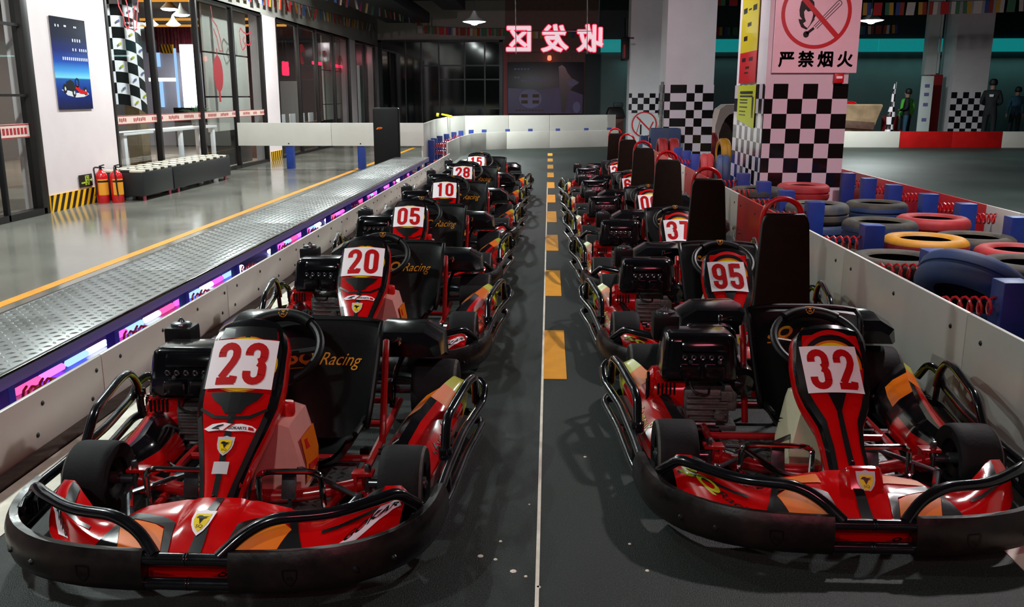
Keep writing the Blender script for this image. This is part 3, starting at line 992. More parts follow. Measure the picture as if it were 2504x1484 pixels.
sg = empty('no_open_flame_sign', (3.39, 11.97, 0))
tag(sg, 'large pinkish white no open flame sign on the front of the nearest chequered pillar', 'sign')
ob('sign_board', MB().box((-.005, .0, 2.42), (1.07, .03, 1.36), 0, .003), M['signpink'], sg)
FS1 = lambda x, z: (x, -.0165, z)
FS2 = lambda x, z: (x, -.0175, z)
FS3 = lambda x, z: (x, -.0185, z)
mb = MB()
for i in range(48):
    a, c = R(i * 7.5), R(i * 7.5 + 7.5)
    cx, cz, r1, r2 = -.03, 2.475, .44, .392
    mb.quad(FS1(cx + r1 * math.cos(a), cz + r1 * math.sin(a)), FS1(cx + r1 * math.cos(c), cz + r1 * math.sin(c)), FS1(cx + r2 * math.cos(c), cz + r2 * math.sin(c)), FS1(cx + r2 * math.cos(a), cz + r2 * math.sin(a)))
stroke(mb, [(-.03 - .29, 2.475 + .30), (-.03 + .29, 2.475 - .30)], .062, FS3, 0)
ob('ban_ring', mb, M['signred'], sg, recalc=False)
mb = MB()
for P in ([(-0.1479, 2.6932), (-0.2294, 2.6117), (-0.2457, 2.5114), (-0.2357, 2.4361), (-0.2031, 2.396), (-0.2507, 2.401), (-0.2357, 2.3546), (-0.2081, 2.3007), (-0.1416, 2.2706), (-0.1228, 2.2856), (-0.1667, 2.317), (-0.188, 2.3483), (-0.1541, 2.3734), (-0.1755, 2.4236), (-0.1855, 2.4863), (-0.1667, 2.5176), (-0.1353, 2.4888), (-0.0977, 2.4988), (-0.1128, 2.5427), (-0.0601, 2.5615), (-0.0664, 2.6054), (-0.1103, 2.6493), (-0.0914, 2.7145)],
          [(-0.1027, 2.5364), (-0.0626, 2.5615), (-0.035, 2.4424), (-0.0601, 2.3922), (-0.1027, 2.3333), (-0.0789, 2.3985), (-0.0701, 2.4549), (-0.0827, 2.4988)]):
    decal(mb, P, FS2, 0)
decal(mb, ellipse(-0.1416, 2.2142, .037, .040), FS2, 0)
stroke(mb, [(-0.0538, 2.3107), (0.2258, 2.6142)], .009, FS2, 0)
stroke(mb, [(-0.0124, 2.2831), (0.2722, 2.5716)], .009, FS2, 0)
stroke(mb, [(-0.035, 2.2982), (0.2484, 2.5941)], .009, FS2, 0)
stroke(mb, [(-0.1253, 2.2919), (-0.0476, 2.401)], .009, FS2, 0)
stroke(mb, [(0.2258, 2.6142), (0.2471, 2.6242), (0.2685, 2.6117), (0.2785, 2.5891), (0.2722, 2.5716)], .009, FS2, 0)
stroke(mb, [(-0.1353, 2.2229), (-0.0476, 2.2919)], .034, FS2, 0)
ob('flame_and_match', mb, M['ink'], sg, recalc=False)
mb = MB()
for k, chh in enumerate('严禁烟火'):
    for ox, oz in ((-.005, 0), (.005, 0), (0, .005), (0, -.005)):
        lettering(mb, chh, FS2, 0, .205, -.365 + k * .246 + ox, 1.895 + oz, off=.002)
tag(ob('sign_lettering', mb, M['ink'], sg, recalc=False), kind='stuff')
fb = empty('call_point', (3.70, 11.95, 1.672))
tag(fb, 'small red fire call box on the nearest pillar below the flame sign', 'alarm box')
ob('box_body', MB().box((0, 0, 0), (.12, .06, .12), 0, .01), M['signred'], fb)
mb = MB()
mb.box((0, -.032, .012), (.075, .004, .03))
ob('box_label', mb, M['white'], fb)
bn = empty('side_banner', (2.77, 13.05, 0))
tag(bn, 'narrow yellow over red banner on the side of the nearest chequered pillar', 'banner')
ob('yellow_sheet', MB().box((0, 0, 2.55), (.012, 1.05, 1.0)), M['bannery'], bn)
ob('red_sheet', MB().box((0, 0, 1.84), (.012, 1.05, .42)), M['bannerr'], bn)
mb = MB()
for z, w_, h_ in ((2.62, .30, .07), (2.62, -.30, .07), (2.42, .0, .05), (2.24, .2, .06), (1.95, -.2, .05), (1.95, .25, .05), (1.84, 0, .03), (1.77, .05, .02)):
    mb.box((-.008, w_, z), (.004, .22, h_))
mb.box((-.008, 0, 2.62), (.004, .16, .02))
tag(ob('banner_print', mb, M['ink'], bn), kind='stuff')
nt = empty('yellow_notice', (2.765, 12.95, 0))
tag(nt, 'yellow green printed notice sheet taped over the checks on the nearest pillar side', 'notice')
ob('notice_sheet', MB().add([(0, -.52, 1.60), (0, .62, 1.60), (-.004, .62, 1.12), (-.004, -.52, 1.02)], [(0, 1, 2, 3)], 0, False), M['notice'], nt, solid=.004)
mb = MB()
for z, y0, y1, h_ in ((1.50, -.35, .45, .035), (1.45, -.35, .45, .02), (1.40, -.05, .45, .012), (1.36, -.05, .45, .012), (1.30, -.05, .45, .012), (1.24, .05, .45, .012), (1.19, .05, .45, .012)):
    mb.box((-.006, (y0 + y1) / 2, z), (.003, y1 - y0, h_))
mb.box((-.006, -.38, 1.30), (.003, .08, .28))
tag(ob('notice_print', mb, M['ink'], nt), kind='stuff')

# ---------------------------------------------------------------- raised tread-plate walkway
wp = empty('tread_walkway', (-2.53, 9.5, 0))
tag(wp, 'long raised diamond plate walkway with coloured lights underneath along the left barrier', 'walkway')


def W(name, mb, mats, **kw):
    o = ob(name, mb, mats, wp, **kw)
    o.location = (2.53, -9.5, 0)
    return o


for k in range(7):
    y0 = 1.2 + k * 2.2
    W('tread_plate', MB().box((-2.53, y0 + 1.098, .345), (.62, 2.194, .008), 0, .002), M['tread'])
tr = MB()
ny = int(14.9 / .058)
for j in range(ny):
    for i in range(12):
        x, y = -2.815 + .051 * i + (.0255 if j % 2 else 0) * 0, 1.35 + .058 * j
        a = R(45 if (i + j) % 2 else -45)
        c, s = math.cos(a), math.sin(a)
        L, B, H = .0235, .0085, .005
        P = [(L, 0), (0, B), (-L, 0), (0, -B)]
        vs = [(x + p * c - q * s, y + p * s + q * c, .349) for p, q in P] + [(x + (p * c - q * s) * .35, y + (p * s + q * c) * .35, .349 + H) for p, q in P]
        tr.add(vs, [(0, 1, 5, 4), (1, 2, 6, 5), (2, 3, 7, 6), (3, 0, 4, 7), (4, 5, 6, 7)], 0, False)
tag(W('raised_treads', tr, M['tread_top'], recalc=False, sharp=0), kind='stuff')
W('edge_beam', MB().box((-2.222, 8.85, .312), (.03, 15.3, .056), 0, .004), M['lilac'])  # violet tube light is put into the beam colour
W('edge_trim', MB().box((-2.213, 8.85, .343), (.022, 15.3, .014), 0, .003), M['steel'])
W('edge_beam', MB().box((-2.84, 8.85, .30), (.03, 15.3, .10), 0, .004), M['mullion'])
W('end_beam', MB().box((-2.53, 16.5, .30), (.62, .03, .10), 0, .004), M['mullion'])
W('back_panel', MB().box((-2.56, 8.85, .15), (.02, 15.3, .30)), M['lilac'])  # back panel kept lilac to catch the tube glow
W('added_glow_shelf', MB().box((-2.42, 8.85, .105), (.24, 15.3, .012)), M['lilac'])  # shelf added under the tubes to catch their glow
for k in range(17):
    y = 1.6 + .93 * k
    W('post', MB().box((-2.26, y, .16), (.05, .05, .32), 0, .006), M['bluepost'])
    W('post', MB().box((-2.80, y, .16), (.05, .05, .32), 0, .006), M['bluepost'])
random.seed(11)
LED = ['led_m', 'led_b', 'led_w', 'led_r', 'led_v', 'led_m', 'led_b', 'led_w']
for k in range(34):
    y = 1.55 + k * .445
    for q in range(2):
        if random.random() < .36 and k > 11:
            continue
        W('light_tube', MB().tube([(-2.42, y + .21 * q, .135), (-2.42, y + .21 * q + .185, .135)], .018, 8), M[LED[(k * 2 + q + (k // 3)) % 8]])

# left barrier with springs
def coil(mb, a, b_, r, turns, wr, mi=0, n=9):
    a, b_ = Vector(a), Vector(b_)
    t = (b_ - a).normalized()
    u = Vector((0, 0, 1)) if abs(t.z) < .9 else Vector((1, 0, 0))
    v = t.cross(u)
    N = int(turns * n)
    mb.tube([a + (b_ - a) * (i / N) + (u * math.cos(2 * math.pi * i / n) + v * math.sin(2 * math.pi * i / n)) * r for i in range(N + 1)], wr, 5, mi)
    return mb


lb_ = empty('track_barrier', (-2.13, 10, 0))
tag(lb_, 'low white plastic track barrier along the left karts, scuffed and bolted', 'barrier')


def LB(name, mb, mats, **kw):
    o = ob(name, mb, mats, lb_, **kw)
    o.location = (2.13, -10, 0)
    return o


boltm = None
for k in range(11):
    y0 = .6 + 1.7 * k
    LB('barrier_panel', MB().box((-2.135, y0 + .85, .128), (.022, 1.694, .245), 0, .007), M['panel'])
    for yy in (.12, .62, 1.12, 1.58):
        for z in (.07, .19):
            o = LB('bolt', MB().lathe([(0, .006), (.006, .006), (.011, .002), (.011, -.004)], (-2.124, y0 + yy + (.06 if z > .1 else 0), z), 'X', 10), M['bolt'])
LB('added_rear_tube', MB().tube([(-2.158, 1.5, .17), (-2.158, 16.6, .17)], .006, 6), M['led_v'])  # unseen violet tube, added to light the walkway edge and posts
for k in range(20):
    y = 1.72 + .93 * k
    mb = coil(MB(), (-2.245, y, .185), (-2.15, y, .185), .045, 4, .006)
    coil(mb, (-2.235, y + .11, .185), (-2.15, y + .11, .185), .045, 4, .006)
    LB('spring', mb, M['spring'])

# right barrier with posts and springs
rb = empty('track_barrier', (1.89, 7, 0))
tag(rb, 'waist-low white and red plastic barrier along the right karts with blue posts behind', 'barrier')


def RB(name, mb, mats, **kw):
    o = ob(name, mb, mats, rb, **kw)
    o.location = (-1.89, -7, 0)
    return o


for k, (y0, y1, m) in enumerate(((.3, 2.15, 'panel'), (2.15, 3.98, 'panel'), (3.98, 5.7, 'panel'), (5.7, 7.45, 'panel'), (7.45, 9.0, 'panelred'), (9.0, 10.8, 'panel'), (10.8, 12.6, 'panelred'), (12.6, 14.4, 'panel'), (14.4, 16.4, 'panelred'), (16.4, 18.4, 'panel'))):
    RB('barrier_panel', MB().box((1.90 + .0 * k, (y0 + y1) / 2, .255), (.022, y1 - y0 - .006, .49), 0, .005), M[m])
    for yy in (.15, (y1 - y0) * .5, y1 - y0 - .15):
        for z in (.13, .40):
            RB('bolt', MB().lathe([(0, -.006), (.007, -.006), (.012, -.002), (.012, .004)], (1.889, y0 + yy, z), 'X', 10), M['bolt'])
for k, y in enumerate((2.7, 3.7, 4.66, 5.62, 6.77, 8.28, 9.3, 10.3, 11.4, 15.2, 16.2, 17.3)):
    RB('post', MB().box((2.46, y + .07, .25), (.15, .14, .50), 0, .006), M['bluepost'])
    mb = coil(MB(), (1.92, y + .07, .36), (2.38, y + .07, .36), .048, 9, .0075)
    if y < 9.5:
        coil(mb, (1.94, y + .07, .20), (2.36, y + .07, .20), .048, 9, .0075)
    RB('spring', mb, M['spring'])
# island's far side barrier
fb2 = empty('track_barrier', (3.95, 9, 0))
tag(fb2, 'red and white barrier on the far side of the tyre island', 'barrier')
for y0, y1, m in ((3.5, 5.3, 'panel'), (5.3, 7.9, 'panel'), (7.9, 8.5, 'panel'), (8.5, 12.2, 'panelred'), (12.2, 15.5, 'panelred')):
    o = ob('barrier_panel', MB().box((4.10, (y0 + y1) / 2, .235), (.022, y1 - y0 - .006, .45), 0, .005), M[m], fb2)
    o.location = (-3.95, -9, 0)
for k, y in enumerate((4.5, 5.4, 6.3, 7.29, 8.21, 9.03, 9.96, 10.75, 11.5)):
    o = ob('post', MB().box((3.80, y + .07, .25), (.15, .14, .50), 0, .006), M['bluepost'], fb2)
    o.location = (-3.95, -9, 0)
    o = ob('spring', coil(MB(), (3.88, y + .07, .36), (4.08, y + .07, .36), .045, 5, .0075), M['spring'], fb2)
    o.location = (-3.95, -9, 0)


# ---------------------------------------------------------------- painted tyres
def car_tyre(R_=.31, w=.20, side='t_red', top=None):
    h = w / 2
    prof = [(.185, -h * .75), (.20, -h * .92), (.235, -h), (.275, -h * .96), (R_ * .965, -h * .78), (R_, -h * .55), (R_, -h * .12), (R_ - .012, -h * .08), (R_ - .012, h * .08), (R_, h * .12), (R_, h * .55), (R_ * .965, h * .78), (.275, h * .96), (.235, h), (.20, h * .92), (.185, h * .75),
            (.23, h * .55), (.25, 0), (.23, -h * .55)]
    mi = [0] * 10 + [1] * 5 + [2] * 3
    return MB().lathe(prof, (0, 0, 0), 'Z', 40, mi + [2], closed=True), [M[side], M[top or side], M['matte']]


TYRES = [  # x, y, z (centre), tilt, side, top, label
    (2.87, 6.85, .31, (0, 0), 't_red', 't_yellow', 'red tyre with a yellow painted top rim in the island right of the barrier'),
    (2.82, 6.86, .10, (0, 0), 't_red', None, 'red tyre lying underneath the yellow-topped tyre'),
    (3.42, 8.05, .31, (0, 0), 't_red', None, 'red tyre just behind the yellow-topped tyre, topmost of its stack'),
    (3.42, 8.06, .10, (0, 0), 't_red', None, 'lower red tyre under the red one behind the yellow-topped tyre'),
    (2.86, 7.78, .31, (0, 0), 't_blue', 't_dark', 'blue-grey tyre with dusty top directly behind a blue post left of the red tyres'),
    (2.84, 7.78, .10, (0, 0), 't_dark', None, 'dark tyre underneath the blue-grey dusty tyre'),
    (2.72, 9.15, .30, (0, 0), 't_grey', None, 'dusty grey-blue tyre in front of the big chequered pillar, on the left'),
    (2.72, 9.15, .10, (0, 0), 't_blue', None, 'blue tyre under the dusty grey-blue one near the pillar'),
    (3.10, 11.05, .31, (0, 0), 't_red', None, 'wide red tyre lying right against the foot of the big pillar'),
    (3.12, 11.06, .10, (0, 0), 't_dark', None, 'dark tyre under the red one at the pillar foot'),
    (2.45, 10.6, .31, (0, 0), 't_dark', None, 'brownish dusty tyre left of the red one at the pillar foot'),
    (3.42, 9.45, .28, (0, 0), 't_blue', 't_dark', 'dark blue tyre with dull top right of the dusty grey-blue tyre'),
    (3.44, 7.28, .26, (0, 0), 't_blue', 't_dark', 'dark blue-grey tyre right of the yellow-topped tyre, before the red spring'),
    (3.46, 6.60, .27, (0, 0), 't_red', None, 'red tyre cut by the right edge of the picture beside the dark blue-grey tyre'),
    (3.14, 5.85, .31, (0, 0), 't_blue', 't_dark', 'large blue tyre with a black hollow at the right picture edge'),
    (3.14, 5.86, .10, (0, 0), 't_blue', None, 'blue tyre underneath the large blue one with black hollow'),
    (3.14, 4.95, .31, (0, 10), 't_red', None, 'faded red tyre at the right edge just behind the nearest blue post'),
    (2.36, 6.05, .305, (0, 0), 't_dark', None, 'dusty brown tyre tucked close behind the white barrier'),
    (2.38, 6.06, .10, (0, 0), 't_dark', None, 'lower tyre under the dusty brown one behind the white barrier'),
    (2.48, 5.22, .36, (-22, 30), 't_blue', None, 'blue tyre leaning on edge between two blue posts'),
    (2.23, 5.05, .10, (0, 0), 't_blue', None, 'blue tyre lying low beneath the leaning blue tyre'),
    (2.55, 4.05, .31, (0, 0), 't_red', None, 'faded red tyre lowest at the right picture edge behind the barrier top'),
    (2.60, 15.6, .11, (0, 0), 't_dark', None, 'grey dusty tyre lying flat in front of the second chequered pillar'),
    (2.35, 13.54, .31, (90, 85), 't_red', None, 'dull red tyre standing tread-on beside the big pillar, left of the blue one'),
    (2.54, 13.26, .31, (90, 80), 't_blue', None, 'dark blue tyre standing tread-on at the corner of the big pillar'),
    (2.31, 18.60, .31, (90, 90), 't_red', None, 'left one of two red tyres standing tread-on before the second pillar'),
    (2.54, 18.60, .31, (90, 88), 't_red', None, 'right one of two red tyres standing tread-on before the second pillar'),
    (2.05, 19.75, .31, (90, 86), 't_blue', None, 'blue tyre standing tread-on left of the blue foam block'),
    (3.53, 18.48, .31, (90, 94), 't_yellow', None, 'yellow tyre standing tread-on between the two chequered pillars'),
    (3.84, 21.41, .31, (90, 90), 't_red', None, 'dark red tyre standing just left of the yellow one between the pillars'),
]
tm = {}
for x, y, z, (tx, ty), side, top, lab in TYRES:
    key = (side, top)
    if key not in tm:
        mb, ms = car_tyre(side=side, top=top)
        tm[key] = mesh_of('painted_tyre', mb, ms, sharp=50)
    o = ob('painted_tyre', tm[key])
    o.location = (x, y, z)
    o.rotation_euler = (R(tx), R(ty) if tx < 80 else 0, R(ty) if tx >= 80 else (0 if tx else random.uniform(0, 6)))
    tag(o, lab, 'tyre', 'painted tyres of the island')
tag(ob('foam_block', MB().box((2.50, 19.74, .39), (.66, .3, .78), 0, .05), M['t_blue']), 'large blue foam block before the second chequered pillar, behind two red tyres', 'block')


# ---------------------------------------------------------------- far barriers
def path_barrier(name, pts, h, label, m='panel', t=.03, z0=0.0):
    root = empty(name, (pts[0][0], pts[0][1], 0))
    tag(root, label, 'barrier')
    for (a, c) in zip(pts[:-1], pts[1:]):
        A, B = Vector((*a, 0)), Vector((*c, 0))
        d = B - A
        ang = math.degrees(math.atan2(d.y, d.x))
        n = max(1, round(d.length / 1.9))
        for i in range(n):
            mid = A + d * ((i + .5) / n)
            o = ob('barrier_panel', MB().box((mid.x, mid.y, z0 + h / 2), (d.length / n - .008, t, h), 0, .006, rot=(0, 0, ang)), M[m], root)
            o.location = (-pts[0][0], -pts[0][1], 0)
    return root


inner = path_barrier('track_barrier', [(-2.20, 19.42), (-2.20, 22.0), (-2.08, 24.0), (-1.75, 24.9), (-1.2, 25.4), (0, 25.85), (2.05, 27.0)], .48, 'white barrier curving across the far end of the start lane, lower front one')
path_barrier('track_barrier', [(-2.58, 18.3), (-2.78, 22.0), (-2.78, 25.4), (-2.45, 26.3), (-1.2, 26.75), (0, 27.0), (2.03, 28.0)], .90, 'taller white barrier behind the far curved one, under the purple poster')
for x, y in ((-2.55, 19.5), (-2.60, 20.4), (-2.62, 21.6), (-2.58, 22.7), (-2.52, 23.9), (-2.42, 24.8), (-2.2, 25.5), (-1.85, 25.75), (-1.2, 26.1), (-.55, 26.4), (.25, 26.65), (1.1, 27.1), (1.8, 27.4)):
    o = ob('post', MB().box((x, y, .26), (.13, .13, .53), 0, .006), M['bluepost'], inner)
    o.location = (2.20, -19.42, 0)
for y in (19.6, 20.5, 21.6, 22.7, 23.8):
    mb = coil(MB(), (-2.50, y, .40), (-2.22, y, .40), .045, 6, .008)
    coil(mb, (-2.50, y, .25), (-2.22, y, .25), .045, 6, .008)
    o = ob('spring', mb, M['spring'], inner)
    o.location = (2.20, -19.42, 0)
far = empty('track_barrier', (4.5, 26.6, 0))
tag(far, 'white barrier with one long red stretch across the far right of the track', 'barrier')
for x0, x1, m in ((4.2, 6.3, 'panel'), (6.3, 8.4, 'panelred'), (8.4, 10.12, 'panel'), (10.12, 11.6, 'panelred'), (11.6, 13.02, 'panelred'), (13.02, 15.2, 'panel'), (15.2, 19.8, 'panelred')):
    o = ob('barrier_panel', MB().box(((x0 + x1) / 2, 26.62, .23), (x1 - x0 - .006, .03, .46), 0, .006), M[m], far)
    o.location = (-4.5, -26.6, 0)

gt = empty('track_gate', (-4.43, 18.2, 0))
tag(gt, 'pinkish white horizontal board on two blue posts closing the walkway end', 'gate')
for x0, x1 in ((-1.90, .02), (.024, 1.90)):
    ob('gate_board', MB().box(((x0 + x1) / 2, 0, .695), (x1 - x0, .03, .46), 0, .008), M['panel'], gt)
for x in (-.86, .61):
    p = ob('post', MB().box((x, .08, .40), (.15, .13, .80), 0, .006), M['bluepost'], gt)
    ob('bolt', MB().lathe([(0, -.006), (.014, -.004), (.014, .004)], (x, -.018, .51), 'Y', 10), M['bolt'], p)
pd = empty('padded_board', (-3.035, 16.85, 0))
tag(pd, 'tall black padded board standing on end at the far end of the walkway', 'pad')
ob('pad_body', MB().box((0, 0, .62), (.49, .14, 1.24), 0, .045, seg=3), M['padedge'], pd)
mb = MB()
decal(mb, [(-.19, .845), (-.10, .855), (-.06, .875), (-.10, .89), (-.16, .88)], lambda x, z: (x, -.072, z), 0)
decal(mb, [(-.16, .855), (-.11, .862), (-.08, .875), (-.12, .878)], lambda x, z: (x, -.073, z), 1)
ob('pad_logo', mb, [M['orange'], M['darkred']], pd, recalc=False)
tag(ob('yellow_paddle', MB().box((-2.78, 24.6, .94), (.30, .12, .05), 0, .02, rot=(0, 12, 0)).cyl((-3.0, 24.6, .95), (-3.06, 24.6, .96), .05, 10), M['yell']), 'bright yellow plastic piece lying on top of the far white barrier', 'paddle')

# ---------------------------------------------------------------- left pier: poster, exit sign, extinguishers, benches
po = empty('wall_poster', (-6.335, 11.985, 0))
tag(po, 'tall dark blue poster with a kart under a glowing horizon on the white pier', 'poster')
pm = mat('poster_print', (0, 0, 0), .22, coat=.4)
nt_ = pm.node_tree
tc = nt_.nodes.new('ShaderNodeTexCoord')
sx_ = nt_.nodes.new('ShaderNodeSeparateXYZ')
mr = nt_.nodes.new('ShaderNodeMapRange')
mr.inputs[1].default_value, mr.inputs[2].default_value = 1.28, 2.445
cr = nt_.nodes.new('ShaderNodeValToRGB')
els = [(0, (8, 14, 50)), (.12, (14, 30, 100)), (.25, (22, 58, 140)), (.335, (30, 84, 160)), (.35, (120, 205, 225)), (.42, (70, 150, 215)), (.52, (28, 70, 165)), (.64, (20, 30, 104)), (.8, (11, 13, 46)), (1, (8, 9, 26))]
cr.color_ramp.elements[0].color = (*rgb(*els[0][1]), 1)
cr.color_ramp.elements[1].color = (*rgb(*els[-1][1]), 1)
for p_, c_ in els[1:-1]:
    e = cr.color_ramp.elements.new(p_)
    e.color = (*rgb(*c_), 1)
nt_.links.new(tc.outputs['Object'], sx_.inputs[0])
nt_.links.new(sx_.outputs[2], mr.inputs[0])
nt_.links.new(mr.outputs[0], cr.inputs[0])
nt_.links.new(cr.outputs[0], nt_.nodes['Principled BSDF'].inputs['Base Color'])
ob('poster_sheet', MB().box((0, 0, 1.862), (.012, .87, 1.165)), pm, po)
mb = MB()
FP = lambda y, z: (.0075, y, z)
for z, y0, y1, h_ in ((2.335, -.36, -.22, .04), (2.34, -.12, -.06, .03), (2.34, .12, .2, .03), (2.17, .04, .28, .05), (2.05, .02, .16, .045), (2.05, .20, .42, .045), (1.93, -.24, .42, .05)):
    n = max(2, int((y1 - y0) / .05))
    for k in range(n):
        yy = y0 + (y1 - y0) * (k + .5) / n
        stroke(mb, [(yy - .014, z), (yy + .014, z)], h_ * .8, FP, 0)
decal(mb, [(-.34, 1.535), (-.20, 1.46), (.02, 1.432), (.22, 1.44), (.36, 1.475), (.30, 1.51), (.05, 1.49), (-.15, 1.52)], FP, 0)
for y_, z_, r_ in ((-.25, 1.545, .062), (-.03, 1.495, .058), (.27, 1.515, .055), (-.13, 1.60, .05)):
    decal(mb, ellipse(y_, z_, r_ * .8, r_, 16), lambda y, z: (.0085, y, z), 1)
    decal(mb, ellipse(y_ + .006, z_, r_ * .3, r_ * .42, 12), lambda y, z: (.0092, y, z), 0)
decal(mb, [(-.24, 1.56), (-.19, 1.64), (-.10, 1.66), (-.02, 1.63), (.02, 1.55), (-.05, 1.50)], lambda y, z: (.0098, y, z), 1)
stroke(mb, ellipse(.07, 1.625, .045, .055, 14) + [(.115, 1.625)], .016, lambda y, z: (.0104, y, z), 1)
decal(mb, [(.0, 1.55), (.06, 1.60), (.13, 1.545), (.30, 1.505), (.33, 1.47), (.12, 1.485)], lambda y, z: (.0104, y, z), 2)
tag(ob('poster_picture', mb, [M['silver'], M['ink'], M['rednum']], po, recalc=False), kind='stuff')
es = empty('exit_sign', (-6.335, 12.02, 0))
tag(es, 'small dark exit sign with running figure and arrow low on the white pier', 'sign')
ob('sign_plate', MB().box((0, 0, .325), (.014, .34, .165), 0, .003), M['signk'], es)
mb = MB()
FE_ = lambda y, z: (.0085, y, z)
for P in ([(-.02, .262), (-.02, .388), (.075, .388), (.075, .262)], [(-.004, .262), (-.004, .374), (.060, .374), (.060, .262)]):
    stroke(mb, P, .010, FE_, 0)
stroke(mb, [(.03, .35), (.02, .31), (.04, .285), (.03, .265)], .014, FE_, 0)
stroke(mb, [(.02, .31), (-.01, .29), (-.03, .27)], .012, FE_, 0)
stroke(mb, [(.0, .33), (.03, .34), (.055, .325)], .010, FE_, 0)
decal(mb, ellipse(.035, .362, .012, .012, 12), FE_, 0)
stroke(mb, [(.095, .325), (.145, .325)], .016, FE_, 0)
decal(mb, [(.135, .355), (.162, .325), (.135, .295)], FE_, 0)
for k in range(3):
    stroke(mb, [(-.13 + .035 * k, .30), (-.105 + .035 * k, .30)], .02, FE_, 0)
tag(ob('sign_print', mb, M['signy'], es, recalc=False), kind='stuff')
for k, (x, y) in enumerate(((-6.215, 12.22), (-6.03, 12.27))):
    fe = empty('fire_extinguisher', (x, y, 0))
    tag(fe, ['red fire extinguisher by the white pier, the left of the pair, hose hanging', 'red fire extinguisher with black hose, the right of the pair next to the bench'][k], 'fire extinguisher', 'pair of fire extinguishers')
    ob('cylinder', MB().lathe([(0, .0), (.078, .0), (.083, .01), (.083, .36), (.074, .40), (.045, .43), (.028, .445), (.028, .46), (0, .46)], (0, 0, 0), 'Z', 28), M['fire'], fe)
    lb2 = MB()
    for i in range(8):
        a, c = R(-100 + i * 14), R(-86 + i * 14)
        lb2.quad((.0845 * math.cos(a), .0845 * math.sin(a), .11), (.0845 * math.cos(c), .0845 * math.sin(c), .11), (.0845 * math.cos(c), .0845 * math.sin(c), .33), (.0845 * math.cos(a), .0845 * math.sin(a), .33), 0)
        lb2.quad((.085 * math.cos(a), .085 * math.sin(a), .285), (.085 * math.cos(c), .085 * math.sin(c), .285), (.085 * math.cos(c), .085 * math.sin(c), .31), (.085 * math.cos(a), .085 * math.sin(a), .31), 1)
    ob('label', lb2, [M['label'], M['ink']], fe, recalc=False)
    vv = MB().cyl((0, 0, .455), (0, 0, .50), .018, 12)
    vv.box((.03, -.02, .515), (.11, .02, .014), 0, .004, rot=(0, -12, -30)).box((.03, -.02, .492), (.10, .02, .012), 0, .004, rot=(0, 6, -30))
    ob('valve_handle', vv, M['matte'], fe)
    ob('discharge_hose', MB().tube(fillet([(0, -.02, .485), (-.05 if k == 0 else .03, -.10, .50), (-.03 if k == 0 else .05, -.115, .38), (-.03 if k == 0 else .05, -.105, .20), (-.05 if k == 0 else .06, -.11, .10)], .05), .011, 8), M['hose'], fe)
for k, (y0, y1, nn) in enumerate(((12.40, 13.42, 4), (13.46, 15.92, 8))):
    be = empty('bench', (-6.0, (y0 + y1) / 2, 0))
    tag(be, ['short black leather bench with chequered top beside the fire extinguishers', 'long black leather bench with chequered top against the first window'][k], 'bench', 'black benches along the glazing')
    L = y1 - y0
    ob('seat_box', MB().box((0, 0, .235), (.58, L, .34), 0, .02), M['bench'], be)
    for i in range(3):
        for j in range(nn * 2):
            if (i + j) % 2 == 0:
                ob('check_cushion', MB().box((-.19 + .19 * i, -L / 2 + L * (j + .5) / (nn * 2), .418), (.185, L / (nn * 2) - .008, .034), 0, .012), M['cream'], be)
            else:
                ob('check_cushion', MB().box((-.19 + .19 * i, -L / 2 + L * (j + .5) / (nn * 2), .416), (.185, L / (nn * 2) - .008, .030), 0, .012), M['bench'], be)
    for sx2, sy2 in ((.25, -.45), (.25, .45), (-.25, -.45), (-.25, .45)):
        ob('leg', MB().lathe([(0, 0), (.022, 0), (.028, .07), (0, .07)], (sx2, sy2 * L * .93, 0), 'Z', 12), M['leg'], be)

# ---------------------------------------------------------------- hanging neon, lamps, bunting, far-end furniture
ns = empty('neon_sign', (.10, 18.0, 2.5))
tag(ns, 'red glowing neon characters seen from behind, hung on wires over the lane', 'neon sign')
for k, chh in enumerate('收发区'):
    cxx = .68 - .69 * k
    vs, fs = text_mesh(chh, .52, off=.008)
    for nm, y, mm, gx in (('character', .0, 'neon_w', 1.0), ('rim_glow', .018, 'neon_r', 1.0)):
        mb = MB()
        n_ = len(vs)
        w_ = .008 if nm == 'character' else .024
        for ox, oz in ((-w_, 0), (w_, 0), (0, w_), (0, -w_), (-w_ * .7, -w_ * .7), (w_ * .7, w_ * .7), (-w_ * .7, w_ * .7), (w_ * .7, -w_ * .7)):
            mb.add([(cxx - x + ox, y, z + oz) for x, z in vs] + [(cxx - x + ox, y + .03, z + oz) for x, z in vs], [f for f in fs] + [tuple(i + n_ for i in f) for f in fs], 0, False)
        ob(nm, mb, M[mm], ns, recalc=False, sharp=0)
ob('support_bar', MB().cyl((-.78, -.015, .17), (.72, -.015, .17), .008, 6).cyl((-.78, -.015, -.22), (.72, -.015, -.22), .006, 6), M['steel'], ns)
for x in (-.76, .62):
    ob('hanging_wire', MB().cyl((x, -.015, -.25), (x - .04, -.015, 2.4), .009, 6), M['alu'], ns)
tag(ob('signal_lamp', MB().lathe([(0, .10), (.06, .09), (.075, .02), (.075, -.05), (.05, -.08), (0, -.09)], (-.02, 33.8, 2.80), 'Z', 16), M['exitred']), 'small glowing red signal lamp on the wall below the neon characters', 'lamp')
